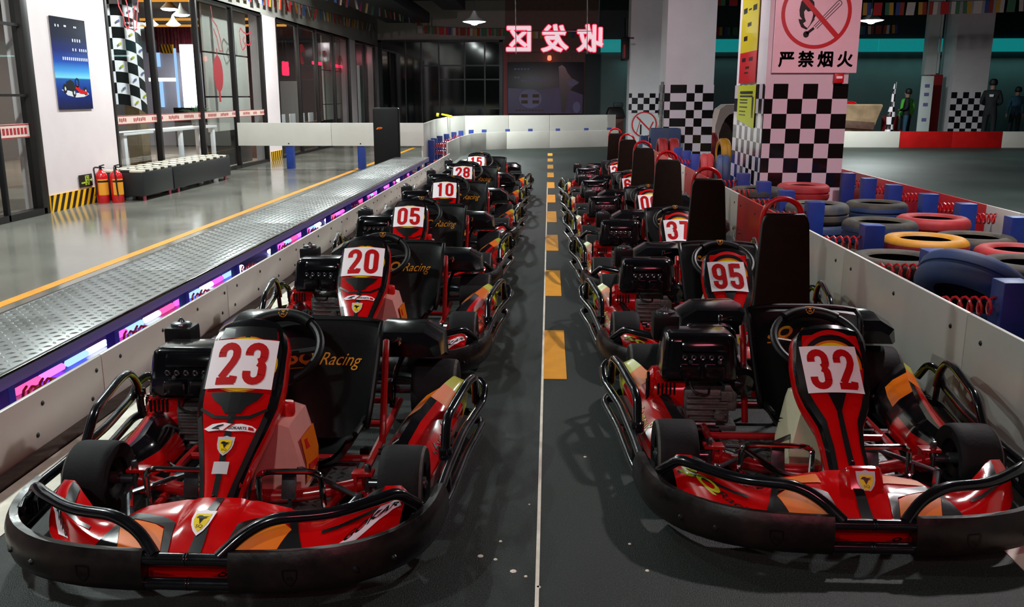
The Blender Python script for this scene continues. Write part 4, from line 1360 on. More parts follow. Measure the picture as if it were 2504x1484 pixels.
for k, (x, y, z) in enumerate(((-1.96, 24, 3.33), (8.13, 24, 3.33))):
    bl = empty('bay_light', (x, y, z))
    tag(bl, ['bright white bay lamp hanging left of the neon characters', 'bright white bay lamp hanging right of the big flame sign'][k], 'lamp', 'hanging bay lamps')
    ob('shade', MB().lathe([(.03, .26), (.06, .20), (.12, .10), (.26, .02), (.31, -.01)], (0, 0, 0), 'Z', 24), M['cabwhite'], bl)
    ob('bulb', MB().lathe([(0, .09), (.09, .06), (.12, .01), (.24, -.01), (.28, -.02), (.10, -.06), (.06, -.09), (0, -.10)], (0, 0, 0), 'Z', 24), M['lampglow'], bl)
    ob('rod', MB().cyl((0, 0, .24), (0, 0, 1.5), .012, 6), M['duct'], bl)
def bunting(a, b_, n, label, sag=.1, size=(.16, .24), facing='X'):
    a, b_ = Vector(a), Vector(b_)
    root = empty('bunting', a)
    tag(root, label, 'bunting', 'strings of little flags')
    pts = [a + (b_ - a) * t - Vector((0, 0, sag * 4 * t * (1 - t))) - a for t in lins(0, 1, 16)]
    ob('cord', MB().tube(pts, .006, 5), M['hose'], root)
    d = (b_ - a)
    along = Vector((d.x, d.y, 0)).normalized()
    for i in range(n):
        t = (i + .5) / n
        p = (b_ - a) * t - Vector((0, 0, sag * 4 * t * (1 - t)))
        w_, h_ = size
        o1 = p - along * w_ / 2
        o2 = p + along * w_ / 2
        tw = Vector((-along.y, along.x, 0)) * random.uniform(-.06, .06)
        mb = MB()
        m1, m2 = random.sample(range(len(FLAGM)), 2)
        dn = Vector((0, 0, -h_))
        mid = (o1 + o2) / 2
        mb.quad(o1, mid, mid + dn + tw, o1 + dn + tw, 0)
        mb.quad(mid, o2, o2 + dn + tw, mid + dn + tw, 1)
        ob('flag', mb, [FLAGM[m1], FLAGM[m2 if i % 3 else m1]], root, recalc=False, sharp=0)


random.seed(21)
bunting((-6.2, 17.0, 3.60), (-6.2, 32.5, 3.92), 38, 'string of little flags along the header of the left wall', .05, (.2, .26))
bunting((-5.6, 19.0, 4.02), (-4.2, 33.3, 4.15), 26, 'string of little flags under the ceiling left of the duct', .12, (.2, .3))
bunting((-4.9, 33.95, 3.98), (-1.5, 33.95, 3.86), 13, 'string of little flags across the header over the dark shop front', .04, (.2, .27))
bunting((-1.2, 33.95, 3.80), (1.7, 33.95, 3.85), 11, 'string of little flags behind the neon characters', .05, (.2, .27))
bunting((4.7, 23.3, 3.75), (11.9, 23.3, 3.78), 27, 'upper string of flags crossing the top right of the hall', .08, (.2, .3))
bunting((4.0, 33.95, 3.95), (12.5, 33.95, 3.95), 30, 'lower fainter string of flags above the teal fascia on the right', .08, (.2, .3))
bunting((3.4, 23.0, 3.95), (4.6, 23.0, 3.9), 4, 'short string of red and white flags between the two pillars', .03, (.2, .3))

ad = empty('advertising_board', (-.16, 33.9, 0))
tag(ad, 'dark purple advertising board with a standing rider figure on the end wall', 'poster')
ob('board', MB().box((0, 0, 1.73), (2.8, .06, 1.86), 0, .01), M['navy'], ad)
FB1 = lambda x, z: (x, -.034, z)
FB2 = lambda x, z: (x, -.038, z)
mb = MB()
decal(mb, [(-1.38, .82), (1.38, .82), (1.38, 1.5), (.6, 1.78), (-.1, 1.68), (-1.38, 1.74)], FB1, 0)
ob('board_ground', mb, M['purple'], ad, recalc=False)
mb = MB()
decal(mb, ellipse(-.55, 1.36, .42, .34), FB2, 0)
for dx, dz in ((-.22, .1), (.2, .1), (-.22, -.12), (.2, -.12)):
    decal(mb, [(-.55 + dx - .12, 1.36 + dz - .06), (-.55 + dx + .12, 1.36 + dz - .06), (-.55 + dx + .12, 1.36 + dz + .06), (-.55 + dx - .12, 1.36 + dz + .06)], lambda x, z: (x, -.041, z), 1)
for z, x0, x1 in ((2.42, -1.15, -.5), (2.12, -1.15, -.9), (2.10, -.6, -.1), (2.0, -.9, .1), (.94, -1.1, .0)):
    n = max(2, int((x1 - x0) / .12))
    for k in range(n):
        stroke(mb, [(x0 + .12 * k, z), (x0 + .12 * k + .08, z)], .05, FB2, 2 if z > 1 else 1)
tag(ob('board_print', mb, [M['lilac'], M['brown'], M['lilac']], ad, recalc=False), kind='stuff')
mb = MB()
decal(mb, [(.48, 2.5), (.60, 2.56), (.72, 2.48), (.80, 2.3), (.96, 2.1), (1.25, 1.95), (1.1, 1.84), (.98, 1.75), (.86, 1.6), (.80, 1.2), (.74, .86), (.60, .86), (.58, 1.3), (.52, 1.75), (.50, 2.2)], FB2, 0)
decal(mb, [(.78, 1.98), (1.02, 2.04), (1.22, 1.9), (1.0, 1.82), (.9, 1.78)], lambda x, z: (x, -.042, z), 1)
decal(mb, ellipse(1.16, 1.05, .14, .2), lambda x, z: (x, -.042, z), 1)
tag(ob('rider_picture', mb, [M['ink'], M['lilac']], ad, recalc=False), kind='stuff')

bx = empty('wall_speaker', (2.12, 26.2, 0))
tag(bx, 'dark box with bracket hung high left of the third pillar', 'speaker')
ob('cabinet', MB().box((0, .1, 2.75), (.22, .3, .62), 0, .02, rot=(-8, 0, 0)), M['matte'], bx)
ob('bracket', MB().cyl((0, .1, 3.0), (0, .3, 3.6), .025, 8).box((.1, .2, 3.05), (.3, .05, .05)), M['steel'], bx)
ob('red_strip', MB().box((-.03, -.06, 2.68), (.05, .02, .36), rot=(-8, 0, 0)), M['redcol'], bx)
mc = empty('covered_kart', (2.05, 28.6, 0))
tag(mc, 'dark parked machine behind the far barrier at the third pillar', 'machine')
ob('body', MB().box((0, 0, .95), (.62, .8, .34), 0, .08, taper=(.7, .8)), M['matte'], mc)
ob('seat_hump', MB().box((.1, .1, 1.18), (.3, .3, .16), 0, .05), M['tealdeep'], mc)
ob('stand', MB().box((0, 0, .4), (.5, .6, .8), 0, .02), M['brown'], mc)
sh = empty('wheel_arch_shell', (4.75, 24.0, 0))
tag(sh, 'pinkish white shell with an open arch between the two chequered pillars', 'shell')
arc = []
prof = [(math.cos(R(a)), math.sin(R(a))) for a in range(0, 181, 12)]
mb = MB()
outer = [(-.46, 0), (-.46, .7), (-.36, 1.12), (-.2, 1.24), (.6, 1.26), (.62, 0)]
inn = [(-.02 + .34 * x * 1, .0 + 1.0 * z) for x, z in [(math.cos(R(a)), math.sin(R(a))) for a in range(0, 181, 15)]]
P = [(.62, 0), (.62, 1.26), (-.2, 1.24), (-.36, 1.12), (-.46, .7), (-.46, 0), (-.40, 0)] + [(-.02 - .38 * math.cos(R(a)), 1.02 * math.sin(R(a))) for a in range(15, 166, 15)] + [(.36, 0)]
n_ = len(P)
for y in (-.3, .5):
    decal(mb, P, lambda x, z: (x, y, z), 0)
mb.add([(x, -.3, z) for x, z in P] + [(x, .5, z) for x, z in P], [(i, (i + 1) % n_, n_ + (i + 1) % n_, n_ + i) for i in range(n_)], 0, False)
ob('shell_body', mb, M['pinkcover'], sh)
ob('arch_liner', MB().box((0, .45, .5), (.72, .06, 1.0)), M['brown'], sh)
cv = empty('covered_counter', (9.1, 27.7, 0))
tag(cv, 'low counter under a brown and cream cloth beyond the far right barrier', 'counter')
rg = []
for z, k, dx in ((0, .84, -.06), (.5, .88, -.03), (.8, .95, 0), (1.18, 1.08, .03), (1.22, 1.04, .03)):
    rg.append([(dx + x * k, y * k, z) for x, y in [(-.62, -.4), (-.2, -.46), (.3, -.42), (.60, -.44), (.64, .0), (.60, .4), (0, .44), (-.62, .4)]])
ob('cloth', MB().loft(rg), M['beige'], cv, sharp=25)
ob('cloth_fold', MB().box((-.02, -.47, .62), (1.0, .05, .22), 0, .02, rot=(0, 4, 0)), M['brown'], cv)
ob('red_bundle', MB().lathe([(0, .09), (.14, .06), (.2, 0), (0, 0)], (-.15, -.1, 1.22), 'Z', 14), M['hoop'], cv)
fg = empty('furled_flag', (9.98, 27.15, 0))
tag(fg, 'furled black and white chequered flag standing beyond the far right barrier', 'flag')
ob('flag_pole', MB().cyl((.06, 0, 0), (.10, 0, 1.85), .014, 8), M['alu'], fg)
fl2 = MB().grid(lambda u, v: (.06 + (.02 + .13 * v) * math.cos(u * 6.28) * (1 + .2 * math.sin(v * 13)) - .05 * v, (.02 + .09 * v) * math.sin(u * 6.28), 1.8 - 1.45 * v), lins(0, 1, 12), lins(0, 1, 20), lambda u, v: (int(u * 4) + int(v * 9)) % 2)
ob('flag_cloth', fl2, [M['checkw'], M['checkb']], fg)
for k, x in enumerate((10.2, 10.47)):
    ch = empty('red_chair', (x, 27.9, 0))
    tag(ch, ['left one of two small dark red chairs beyond the far right barrier', 'right one of two small dark red chairs beyond the far right barrier'][k], 'chair', 'red chairs at the far side')
    ob('seat', MB().box((0, 0, .44), (.24, .4, .04), 0, .015), M['redchair'], ch)
    ob('backrest', MB().box((0, .18, .66), (.23, .04, .40), 0, .015), M['redchair'], ch)
    for a in (-.1, .1):
        for c in (-.17, .17):
            ob('leg', MB().cyl((a, c, 0), (a, c, .43), .012, 6), M['steel'], ch)
wb = empty('leaning_board', (11.38, 28.2, 0))
tag(wb, 'tall white rules board standing left of the far right pillar', 'board')
ob('board_sheet', MB().box((0, 0, 1.02), (.36, .05, 2.04), 0, .006), M['cabwhite'], wb)
mb = MB()
for z in (1.75, 1.5, 1.2, .75):
    mb.box((0, -.03, z), (.14, .006, .10))
tag(ob('board_print', mb, M['lilac'], wb), kind='stuff')
tag(ob('red_column', MB().box((12.03, 29.3, 1.05), (.40, .3, 2.1), 0, .01), M['redcol']), 'dull red painted column just left of the far right pillar', 'column')
tag(ob('white_column_casing', MB().box((11.95, 29.6, 3.4), (.34, .3, 2.6), 0, .01).box((12.15, 29.42, 3.5), (.05, .05, 2.7)), M['cabwhite']), 'white pipe casing above the red column at the far right', 'casing')


def person(loc, rz, h, parts, label, lean=0.0, arms='down', cap=False):
    root = empty('person', loc, R(rz))
    tag(root, label, 'person')
    k = h / 1.75
    J = {'pel': (0, 0, .95), 'wst': (0, -.01, 1.08), 'chs': (0, 0, 1.30), 'nck': (0, .0, 1.47), 'hd0': (0, -.015, 1.56), 'hd1': (0, -.02, 1.66), 'hd2': (0, -.01, 1.74)}
    for s, c in ((-1, 'l'), (1, 'r')):
        J.update({c + 'hip': (s * .09, 0, .90), c + 'kne': (s * .11, -.02, .49), c + 'ank': (s * .12, .02, .09), c + 'toe': (s * .13, -.14, .045),
                  c + 'sho': (s * .18, 0, 1.41)})
        if arms == 'down':
            J.update({c + 'elb': (s * .24, .03, 1.14), c + 'wri': (s * .24, -.05, .90), c + 'han': (s * .235, -.08, .80)})
        else:
            J.update({c + 'elb': (s * .25, .0, 1.14), c + 'wri': (s * .12, -.20, 1.08), c + 'han': (s * .04, -.24, 1.10)})
    E_ = [('pel', 'wst'), ('wst', 'chs'), ('chs', 'nck'), ('nck', 'hd0'), ('hd0', 'hd1'), ('hd1', 'hd2')]
    for c in 'lr':
        E_ += [('pel', c + 'hip'), (c + 'hip', c + 'kne'), (c + 'kne', c + 'ank'), (c + 'ank', c + 'toe'), ('chs', c + 'sho'), (c + 'sho', c + 'elb'), (c + 'elb', c + 'wri'), (c + 'wri', c + 'han')]
    RAD = {'pel': (.155, .12), 'wst': (.14, .11), 'chs': (.165, .12), 'nck': (.06, .06), 'hd0': (.072, .085), 'hd1': (.082, .10), 'hd2': (.06, .07)}
    for c in 'lr':
        RAD.update({c + 'hip': (.10, .10), c + 'kne': (.066, .068), c + 'ank': (.046, .05), c + 'toe': (.042, .034), c + 'sho': (.075, .07), c + 'elb': (.05, .05), c + 'wri': (.036, .036), c + 'han': (.036, .026)})
    names = list(J)
    me = bpy.data.meshes.new('body')
    me.from_pydata([tuple(q * k for q in J[n]) for n in names], [(names.index(a), names.index(c)) for a, c in E_], [])
    o = bpy.data.objects.new('body', me)
    COL.objects.link(o)
    sk = o.modifiers.new('s', 'SKIN')
    sv = me.skin_vertices[0].data
    for i, n in enumerate(names):
        sv[i].radius = tuple(q * k for q in RAD[n])
    sv[0].use_root = True
    ss = o.modifiers.new('u', 'SUBSURF')
    ss.levels = 1
    dg = bpy.context.evaluated_depsgraph_get()
    m2 = bpy.data.meshes.new_from_object(o.evaluated_get(dg))
    bpy.data.objects.remove(o)
    m2.name = 'body'
    m2.materials.clear()
    for m in parts:
        m2.materials.append(M[m])
    for p in m2.polygons:
        z, x = p.center.z / k, abs(p.center.x / k)
        p.use_smooth = True
        p.material_index = 3 if z > 1.49 or (x > .20 and z < .92 and arms == 'down') or (x < .15 and p.center.y < -.17 * k and 1.0 < z < 1.2) else (2 if z < .10 else (0 if z > .93 else 1))
    body = bpy.data.objects.new('body', m2)
    COL.objects.link(body)
    body.parent = root
    hair = MB().lathe([(0, 1.775), (.05, 1.77), (.09, 1.74), (.108, 1.68), (.105, 1.63), (.085, 1.60)], (0, .012, 0), 'Z', 16)
    ob('cap' if cap else 'hair', hair if not cap else hair.box((0, -.13, 1.665), (.15, .11, .015), 0, .006), M['hair'], root).scale = (k, k, k)
    return root


pr = person((13.20, 27.9, 0), 150, 1.93, ['tex', 'tex', 'hair', 'skin'], 'person in black cap and black top seen from behind at the far right', arms='front', cap=True)
mb = MB()
decal(mb, [(-.06, 1.50), (.06, 1.50), (.05, 1.43), (-.05, 1.43)], lambda x, z: (x, .155, z), 0)
o = ob('shirt_print', mb, M['silver'], pr, recalc=False)
person((10.92, 28.4, 0), 250, 1.66, ['tex', 'jeans', 'hair', 'skin'], 'person in dark top and blue jeans standing left of the white rules board', arms='front')
person((11.12, 28.9, 0), 200, 1.64, ['limevest', 'tex', 'hair', 'skin'], 'person in a lime green vest right beside the one in jeans')
person((14.6, 29.2, 0), 170, 1.72, ['jeans', 'tex', 'hair', 'skin'], 'person in blue top at the extreme right edge of the picture')
# ---------------------------------------------------------------- go-karts
# local frame of a kart: x to the viewer's right, y from the nose (0) to the tail, z up


def tyre_prof(r, w):
    h = w / 2
    return [(r * .56, -h * .86), (r * .80, -h), (r * .93, -h * .97), (r * .985, -h * .86), (r, -h * .62), (r, h * .62),
            (r * .985, h * .86), (r * .93, h * .97), (r * .80, h), (r * .56, h * .86)]


def make_wheel(name_t, x, y, r, w, root):
    mb = MB().lathe(tyre_prof(r, w), (x, y, r), 'X', 36, [0, 0, 1 if x < 0 else 0, 0, 0, 0, 1 if x > 0 else 0, 0, 0])
    t = ob(name_t, mb, [M['rubber'], M['rubber_grey']], root)
    h = w / 2
    rim = MB().lathe([(r * .56, -h * .86), (r * .52, -h * .70), (r * .30, -h * .55), (r * .28, -h * .2), (r * .28, h * .2), (r * .30, h * .55), (r * .52, h * .70), (r * .56, h * .86)], (x, y, r), 'X', 24, 0)
    ob('wheel_rim', rim, M['matte'], t)
    hub = MB().cyl((x - h * .95, y, r), (x + h * .95, y, r), r * .16, 12)
    hub.cyl((x - h * 1.02, y, r), (x + h * 1.02, y, r), r * .07, 6)
    ob('hub', hub, M['alu'], t)
    return t


# curved path with the outline of the bumper, from the front middle to the side
SKIRT = [(.125, .015), (.30, .022), (.45, .055), (.56, .12), (.635, .21), (.672, .32), (.685, .46)]


def skirt_mesh(s):
    path = fillet([(x, y, 0) for x, y in SKIRT], .08, 3)
    prof = [(.012, .165), (-.012, .168), (-.022, .150), (-.030, .125), (-.030, .075), (-.022, .048), (-.006, .036), (.012, .038)]
    rings = []
    n = len(path)
    for i in range(n):
        a, c = path[max(0, i - 1)], path[min(n - 1, i + 1)]
        t = (c - a).normalized()
        out = Vector((t.y, -t.x, 0))
        k = i / (n - 1)
        lift = .022 * k
        rings.append([(s * (path[i].x - out.x * d * 1), path[i].y + (-out.y) * d, z + lift) for d, z in prof])
    return MB().loft(rings)


def skirt_point(k):
    """point on the bumper's outer face, k in 0..1 along it, right half"""
    path = fillet([(x, y, 0) for x, y in SKIRT], .08, 3)
    i = k * (len(path) - 1)
    a = int(min(len(path) - 2, math.floor(i)))
    p = path[a].lerp(path[a + 1], i - a)
    t = (path[a + 1] - path[a]).normalized()
    return p, Vector((t.y, -t.x, 0))


US = [0, .20, .42, .50, .58, .70, .80, .88, .95, 1.0]
YB = [.315, .315, .285, .245, .235, .27, .32, .37, .40, .41]
ZB = [.180, .182, .170, .150, .150, .175, .200, .215, .205, .17]
YF = [.035, .038, .050, .062, .075, .105, .145, .19, .25, .30]
ZF = [.115, .115, .115, .115, .115, .115, .115, .115, .115, .115]
XW = [.0, .115, .243, .29, .337, .405, .462, .508, .545, .572]


def nose(u, v, off=0.0):
    a = abs(u)
    s = 1 if u >= 0 else -1
    x = interp(US, XW, a)
    yf, zf, yb, zb = interp(US, YF, a), interp(US, ZF, a), interp(US, YB, a), interp(US, ZB, a)
    b = math.sin(min(1, max(0, v)) * math.pi) * .022
    # raised housing in the middle that carries the emblem
    c = max(0.0, 1 - (a / .16) ** 4) * max(0, min(1, (v - .25) * 4)) * .014 if a < .16 else 0
    return (s * (x + (0.02 * v if a > .9 else 0)), yf + (yb - yf) * v - off * .7 - c * .5, zf + (zb - zf) * v + b + off * .8 + c)


def nose_mesh():
    us = sorted(set([round(x, 3) for x in lins(-1, 1, 40)] + [-.16, .16, -.12, .12]))
    mb = MB().grid(nose, us, lins(0, 1, 8))
    lo = [nose(u, 0) for u in us]
    mb.grid(lambda u, w: (nose(u, 0)[0], nose(u, 0)[1] + .01 * (1 - w), nose(u, 0)[2] - .06 * (1 - w)), us, [0, 1])
    return mb


class Face:
    """number panel: a bent strip with a half width that varies along it"""

    def __init__(self, path, hws, cx, depth=.065):
        self.p = [Vector((0, y, z)) for y, z in path]
        self.cx, self.depth = cx, depth
        self.S = [0]
        for i in range(1, len(self.p)):
            self.S.append(self.S[-1] + (self.p[i] - self.p[i - 1]).length)
        self.L = self.S[-1]
        self.hx = [h[0] for h in hws]
        self.hy = [h[1] for h in hws]

    def hw(self, s):
        return interp(self.hx, self.hy, s)

    def at(self, s):
        s = max(0, min(self.L, s))
        P = Vector((0, interp(self.S, [p.y for p in self.p], s), interp(self.S, [p.z for p in self.p], s)))
        e = .03
        A = Vector((0, interp(self.S, [p.y for p in self.p], s - e), interp(self.S, [p.z for p in self.p], s - e)))
        B = Vector((0, interp(self.S, [p.y for p in self.p], s + e), interp(self.S, [p.z for p in self.p], s + e)))
        t = (B - A).normalized()
        return P, Vector((0, -t.z, t.y)) if False else Vector((0, -t.z, t.y))

    def f(self, x, s, off=0.0):
        P, n = self.at(s)
        h = self.hw(s)
        q = P + n * (off - .016 * (x / h) ** 2)
        return (self.cx + x, q.y, q.z)

    def mesh(self):
        us = [-1.6, -1.3, -1.12, -1.03, -1, -.86, -.5, 0, .5, .86, 1, 1.03, 1.12, 1.3, 1.6]
        ss = lins(0, self.L, 26)

        def fn(u, s):
            P, n = self.at(s)
            h = self.hw(s)
            a = abs(u)
            g = 1 if u > 0 else -1
            if a <= 1:
                q = P - n * .016 * u * u
                return (self.cx + u * h, q.y, q.z)
            k = (a - 1) / .6
            q = P - n * (.016 + self.depth * k ** .8)
            return (self.cx + g * (h + .016 * min(1, k * 3) - .004 * k), q.y, q.z)

        def mi(u, s):
            a = abs(u)
            if s > self.L - .075 or .86 < a < 1.13:
                return 1
            return 0
        mb = MB().grid(fn, us, ss, mi)
        # closed top lip
        top = [fn(u, self.L) for u in us]
        P, n = self.at(self.L)
        mb.add(top + [(self.cx, P.y - n.y * .06, P.z - n.z * .06)], [(i, i + 1, len(us)) for i in range(len(us) - 1)], 1)
        return mb


PATH_A = [(.300, .150), (.60, .447), (.75, .600), (.795, .640), (.83, .655), (.86, .648)]
HW_A = [(0, .050), (.10, .062), (.20, .082), (.30, .112), (.38, .132), (.46, .138), (.62, .130), (.66, .122), (.70, .108), (.73, .092), (.76, .07)]
PATH_B = [(.235, .150), (.30, .185), (.42, .285), (.55, .405), (.668, .570), (.700, .603), (.725, .608), (.745, .597)]
HW_B = [(0, .062), (.18, .062), (.265, .070), (.355, .108), (.425, .126), (.505, .132), (.60, .122), (.635, .112), (.66, .095), (.70, .075)]
FA = Face(PATH_A, HW_A, -.035)
FB = Face(PATH_B, HW_B, .028)


def plate(face, num, s0, s1, hw, skew, root, old=None):
    """white paper plate with its number; returns the plate object"""
    def F(x, s, off):
        return face.f(x + skew * (s - s0), s, off)
    mb = MB()
    decal(mb, [(-hw, s0), (hw, s0), (hw, s1), (-hw, s1)], lambda x, s: F(x, s, .007), 0, (.02, .025))
    o = ob('number_plate', mb, [M['white']], root)
    h = s1 - s0
    mb = MB()
    digits(mb, num, lambda x, s: F(x, s, .0086), 0, h * .86, 0, s0 + h * .5, gap=.60, wx=.98)
    ob('digits', mb, [M['rednum']], o, recalc=False)
    return o


def engine_parts(root):
    """single-cylinder engine on the viewer's left of the seat"""
    ex, ey = -.40, 1.16
    blk = MB().box((ex + .05, ey - .02, .16), (.20, .22, .16), 0, .02)
    for k in range(5):
        blk.box((ex + .05, ey - .135, .105 + k * .026), (.17, .02, .010), 0, .003)
    blk.box((ex + .15, ey - .05, .20), (.06, .16, .12), 0, .015)
    blk.cyl((ex + .10, ey - .14, .135), (ex + .10, ey - .165, .135), .022, 16)
    blk.cyl((ex + .10, ey - .165, .135), (ex + .10, ey - .170, .135), .018, 6)
    blk.cyl((ex + .0, ey - .13, .085), (ex + .09, ey - .13, .085), .010, 8)
    blk.box((ex + .13, ey - .13, .215), (.05, .04, .045), 0, .006)
    blk.box((ex + .03, ey, .065), (.30, .26, .025), 0, .004)
    e = ob('engine_block', blk, M['alu'], root)
    # red recoil and fan housing with grille slots
    fan = MB().lathe([(.0, -.09), (.085, -.09), (.112, -.07), (.120, -.03), (.120, .06), (.0, .06)], (ex - .10, ey, .185), 'X', 28, 0)
    fan.box((ex - .10, ey - .03, .26), (.13, .16, .07), 0, .02)
    fo = ob('fan_housing', fan, M['red'], e)
    slots = MB()
    for k in range(6):
        a = R(150 + k * 12)
        for rr in (.06, .10):
            slots.box((ex - .195, ey + rr * math.cos(R(140 + k * 16)), .185 + rr * math.sin(R(100 + k * 16))), (.012, .009, .028), 0, .002)
    for k in range(5):
        slots.box((ex - .155 + k * .017, ey - .116, .235), (.007, .012, .05), 0, .001)
        slots.box((ex - .155 + k * .017, ey - .122, .165), (.007, .012, .05), 0, .001)
    tag(ob('grille_slots', slots, M['matte'], e), kind='stuff')
    # large glossy cover with a row of holes and two pressed pads
    cov = MB().box((ex + .015, ey - .03, .375), (.335, .25, .20), 0, .035, seg=3, taper=(.86, .72))
    cov.box((ex + .03, ey - .115, .425), (.20, .07, .06), 0, .02, rot=(-22, 0, 0))
    for dx in (-.052, .052):
        cov.box((ex + .02 + dx, ey - .155, .325), (.088, .03, .062), 0, .013, seg=3)
    co = ob('engine_cover', cov, M['black'], e)
    holes = MB()
    for k in range(5):
        c = (ex - .055 + k * .037, ey - .154, .387)
        holes.lathe([(.005, 0), (.010, .0), (.012, -.004), (.010, -.006), (.005, -.004)], c, 'Y', 12, 0)
    for dx in (-.05, .07):
        holes.lathe([(.0, -.006), (.008, -.005), (.010, 0)], (ex + .02 + dx, ey - .158, .368), 'Y', 10, 0)
    tag(ob('cover_studs', holes, M['bare'], co), kind='stuff')
    # square fuel filler with its metal lid
    fill = MB().box((ex - .105, ey + .13, .450), (.115, .11, .115), 0, .014)
    fi = ob('filler_box', fill, M['matte'], e)
    lid = MB().lathe([(0, .012), (.030, .011), (.040, .007), (.043, 0), (.043, -.008)], (ex - .105, ey + .125, .512), 'Z', 20, 0)
    for k in range(5):
        a = R(40 + k * 25)
        lid.box((ex - .105 + .016 * math.cos(a), ey + .13, .520 + .010 * math.sin(a)), (.004, .004, .022), 0, .001, rot=(0, -40 + k * 20, 0))
    ob('filler_lid', lid, M['bare'], fi)
    # air box behind, and the exhaust on the seat side
    air = MB().box((ex + .10, ey + .16, .36), (.26, .18, .18), 0, .05, seg=3, taper=(.85, .8))
    ao = ob('air_box', air, M['black'], e)
    ex2 = MB().cyl((ex + .20, ey - .12, .27), (ex + .20, ey + .10, .27), .062, 18)
    ex2.lathe([(.0, -.03), (.04, -.025), (.062, 0)], (ex + .20, ey - .12, .27), 'Y', 18)
    ob('silencer', ex2, M['black'], e)
    lead = MB().tube(fillet([(ex - .03, ey - .12, .29), (ex - .02, ey - .17, .24), (ex + .05, ey - .16, .22), (ex + .06, ey - .12, .24)], .03), .005, 6)
    lead.tube(fillet([(ex - .12, ey - .10, .10), (ex - .05, ey - .30, .09), (ex + .12, ey - .42, .075), (ex + .25, ey - .55, .07)], .08), .004, 6)
    ob('cable', lead, M['hose'], e)


SEATX = [.135]


def seat_surf(u, v, off=0.0):
    """bucket seat: v 0 front lip, .36 seat fold, 1 top edge of the backrest"""
    a = abs(u)
    vs = [0, .12, .25, .36, .48, .62, .8, .95, 1.0]
    y = interp(vs, [.76, .84, .97, 1.07, 1.115, 1.14, 1.165, 1.18, 1.195], v)
    z = interp(vs, [.125, .085, .070, .085, .17, .29, .43, .545, .562], v)
    hw = interp(vs, [.165, .175, .18, .185, .20, .215, .228, .235, .232], v)
    wing = interp(vs, [.10, .12, .14, .155, .15, .12, .075, .035, .02], v) * a ** 3.2
    back = min(1, max(0, (v - .3) / .2))
    curl = .03 * max(0, a - .8) / .2
    x = u * hw
    y2 = y - wing * back - off * back + (.0 if v < .97 else .02)
    z2 = z + wing * (1 - back) * .9 + off * (1 - back)
    if v > .9:
        z2 += -.012 * a ** 4
    return (SEATX[0] + x, y2, z2)


def seat_parts(root, kind):
    SEATX[0] = .135 if kind == 'A' else .065
    us = [-1, -.97, -.9, -.8, -.65, -.45, -.2, 0, .2, .45, .65, .8, .9, .97, 1]
    mb = MB().grid(seat_surf, us, lins(0, 1, 24))
    mb.grid(lambda u, v: seat_surf(u, v, -.016), us, lins(0, 1, 24))
    s = ob('seat', mb, M['seat'], root)
    # rolled piping round the rim
    rim = [seat_surf(-1, v) for v in lins(0.15, 1, 16)] + [seat_surf(u, 1) for u in lins(-.92, .92, 12)] + [seat_surf(1, v) for v in lins(1, 0.15, 16)]
    ob('rim_piping', MB().tube(rim, .012, 8), M['padedge'], s)

    def F(x, z, off=0.0):
        # backrest plane addressed by x and height
        v = interp([.17, .29, .43, .545, .562], [.48, .62, .8, .95, 1.0], z)
        hw = interp([.48, .62, .8, .95, 1.0], [.20, .215, .228, .235, .232], v)
        p = seat_surf(x / hw, v, .004 + off)
        return p
    mb = MB()
    zt = .405 if SEATX[0] > .1 else .450
    lettering(mb, 'SQ', lambda x, z: F(x, z), 0, .070, -.100, zt + .006, sx=1.15, shear=.35, bold=.003)
    lettering(mb, 'Racing', lambda x, z: F(x, z), 0, .074, .055, zt, sx=.88, shear=.6)
    mb.quad(F(-.150, zt - .035), F(-.06, zt - .034), F(-.05, zt - .029), F(-.150, zt - .030))
    ob('seat_lettering', mb, M['amber'], s, recalc=False)
    # seat stays
    for sx in (-1, 1):
        st = MB().tube(fillet([(SEATX[0] + sx * .238, 1.24, .46), (SEATX[0] + sx * .248, 1.16, .42), (SEATX[0] + sx * .238, 1.08, .075)], .05), .014, 10)
        ob('seat_stay', st, M['frame_red'], root)


POD_Y = [.66, .72, .82, 1.0, 1.2, 1.36, 1.46, 1.52]
POD = dict(rx=[.545, .515, .485, .51, .555, .60, .628, .645], rz=[.13, .17, .195, .215, .232, .245, .245, .215],
           ox=[.60, .625, .635, .64, .655, .675, .685, .68], oz=[.06, .055, .055, .06, .07, .09, .12, .15],
           ix=[.50, .45, .405, .405, .43, .47, .53, .60], iz=[.09, .10, .105, .11, .125, .14, .165, .18])


def pod_surf(s):
    def f(k, y):
        g = {q: interp(POD_Y, POD[q], y) for q in POD}
        P = [(g['ix'], g['iz'] - .04), (g['ix'] + .01, g['iz']), ((g['ix'] * .45 + g['rx'] * .55), g['iz'] * .4 + g['rz'] * .6 + .006), (g['rx'], g['rz']),
             (g['rx'] * .6 + g['ox'] * .4 + .012, g['rz'] * .75 + g['oz'] * .25 + .005), (g['ox'] + .004, g['rz'] * .35 + g['oz'] * .65), (g['ox'], g['oz'])]
        x = interp([0, 1, 2, 3, 4, 5, 6], [p[0] for p in P], k)
        z = interp([0, 1, 2, 3, 4, 5, 6], [p[1] for p in P], k)
        return (s * x, y, z)
    return f


def pod_colour(k, y):
    # 0 red 1 black 2 orange 3 lime
    if k > 3.0:
        if y > 1.36:
            return 3
        if y > 1.20:
            return 2 if k < 4.5 else 0
        return 0 if k > 3.5 else 1
    if k < 1.5:
        return 0 if y < 1.0 else 1
    if 1.08 < y < 1.30:
        return 2
    return 1


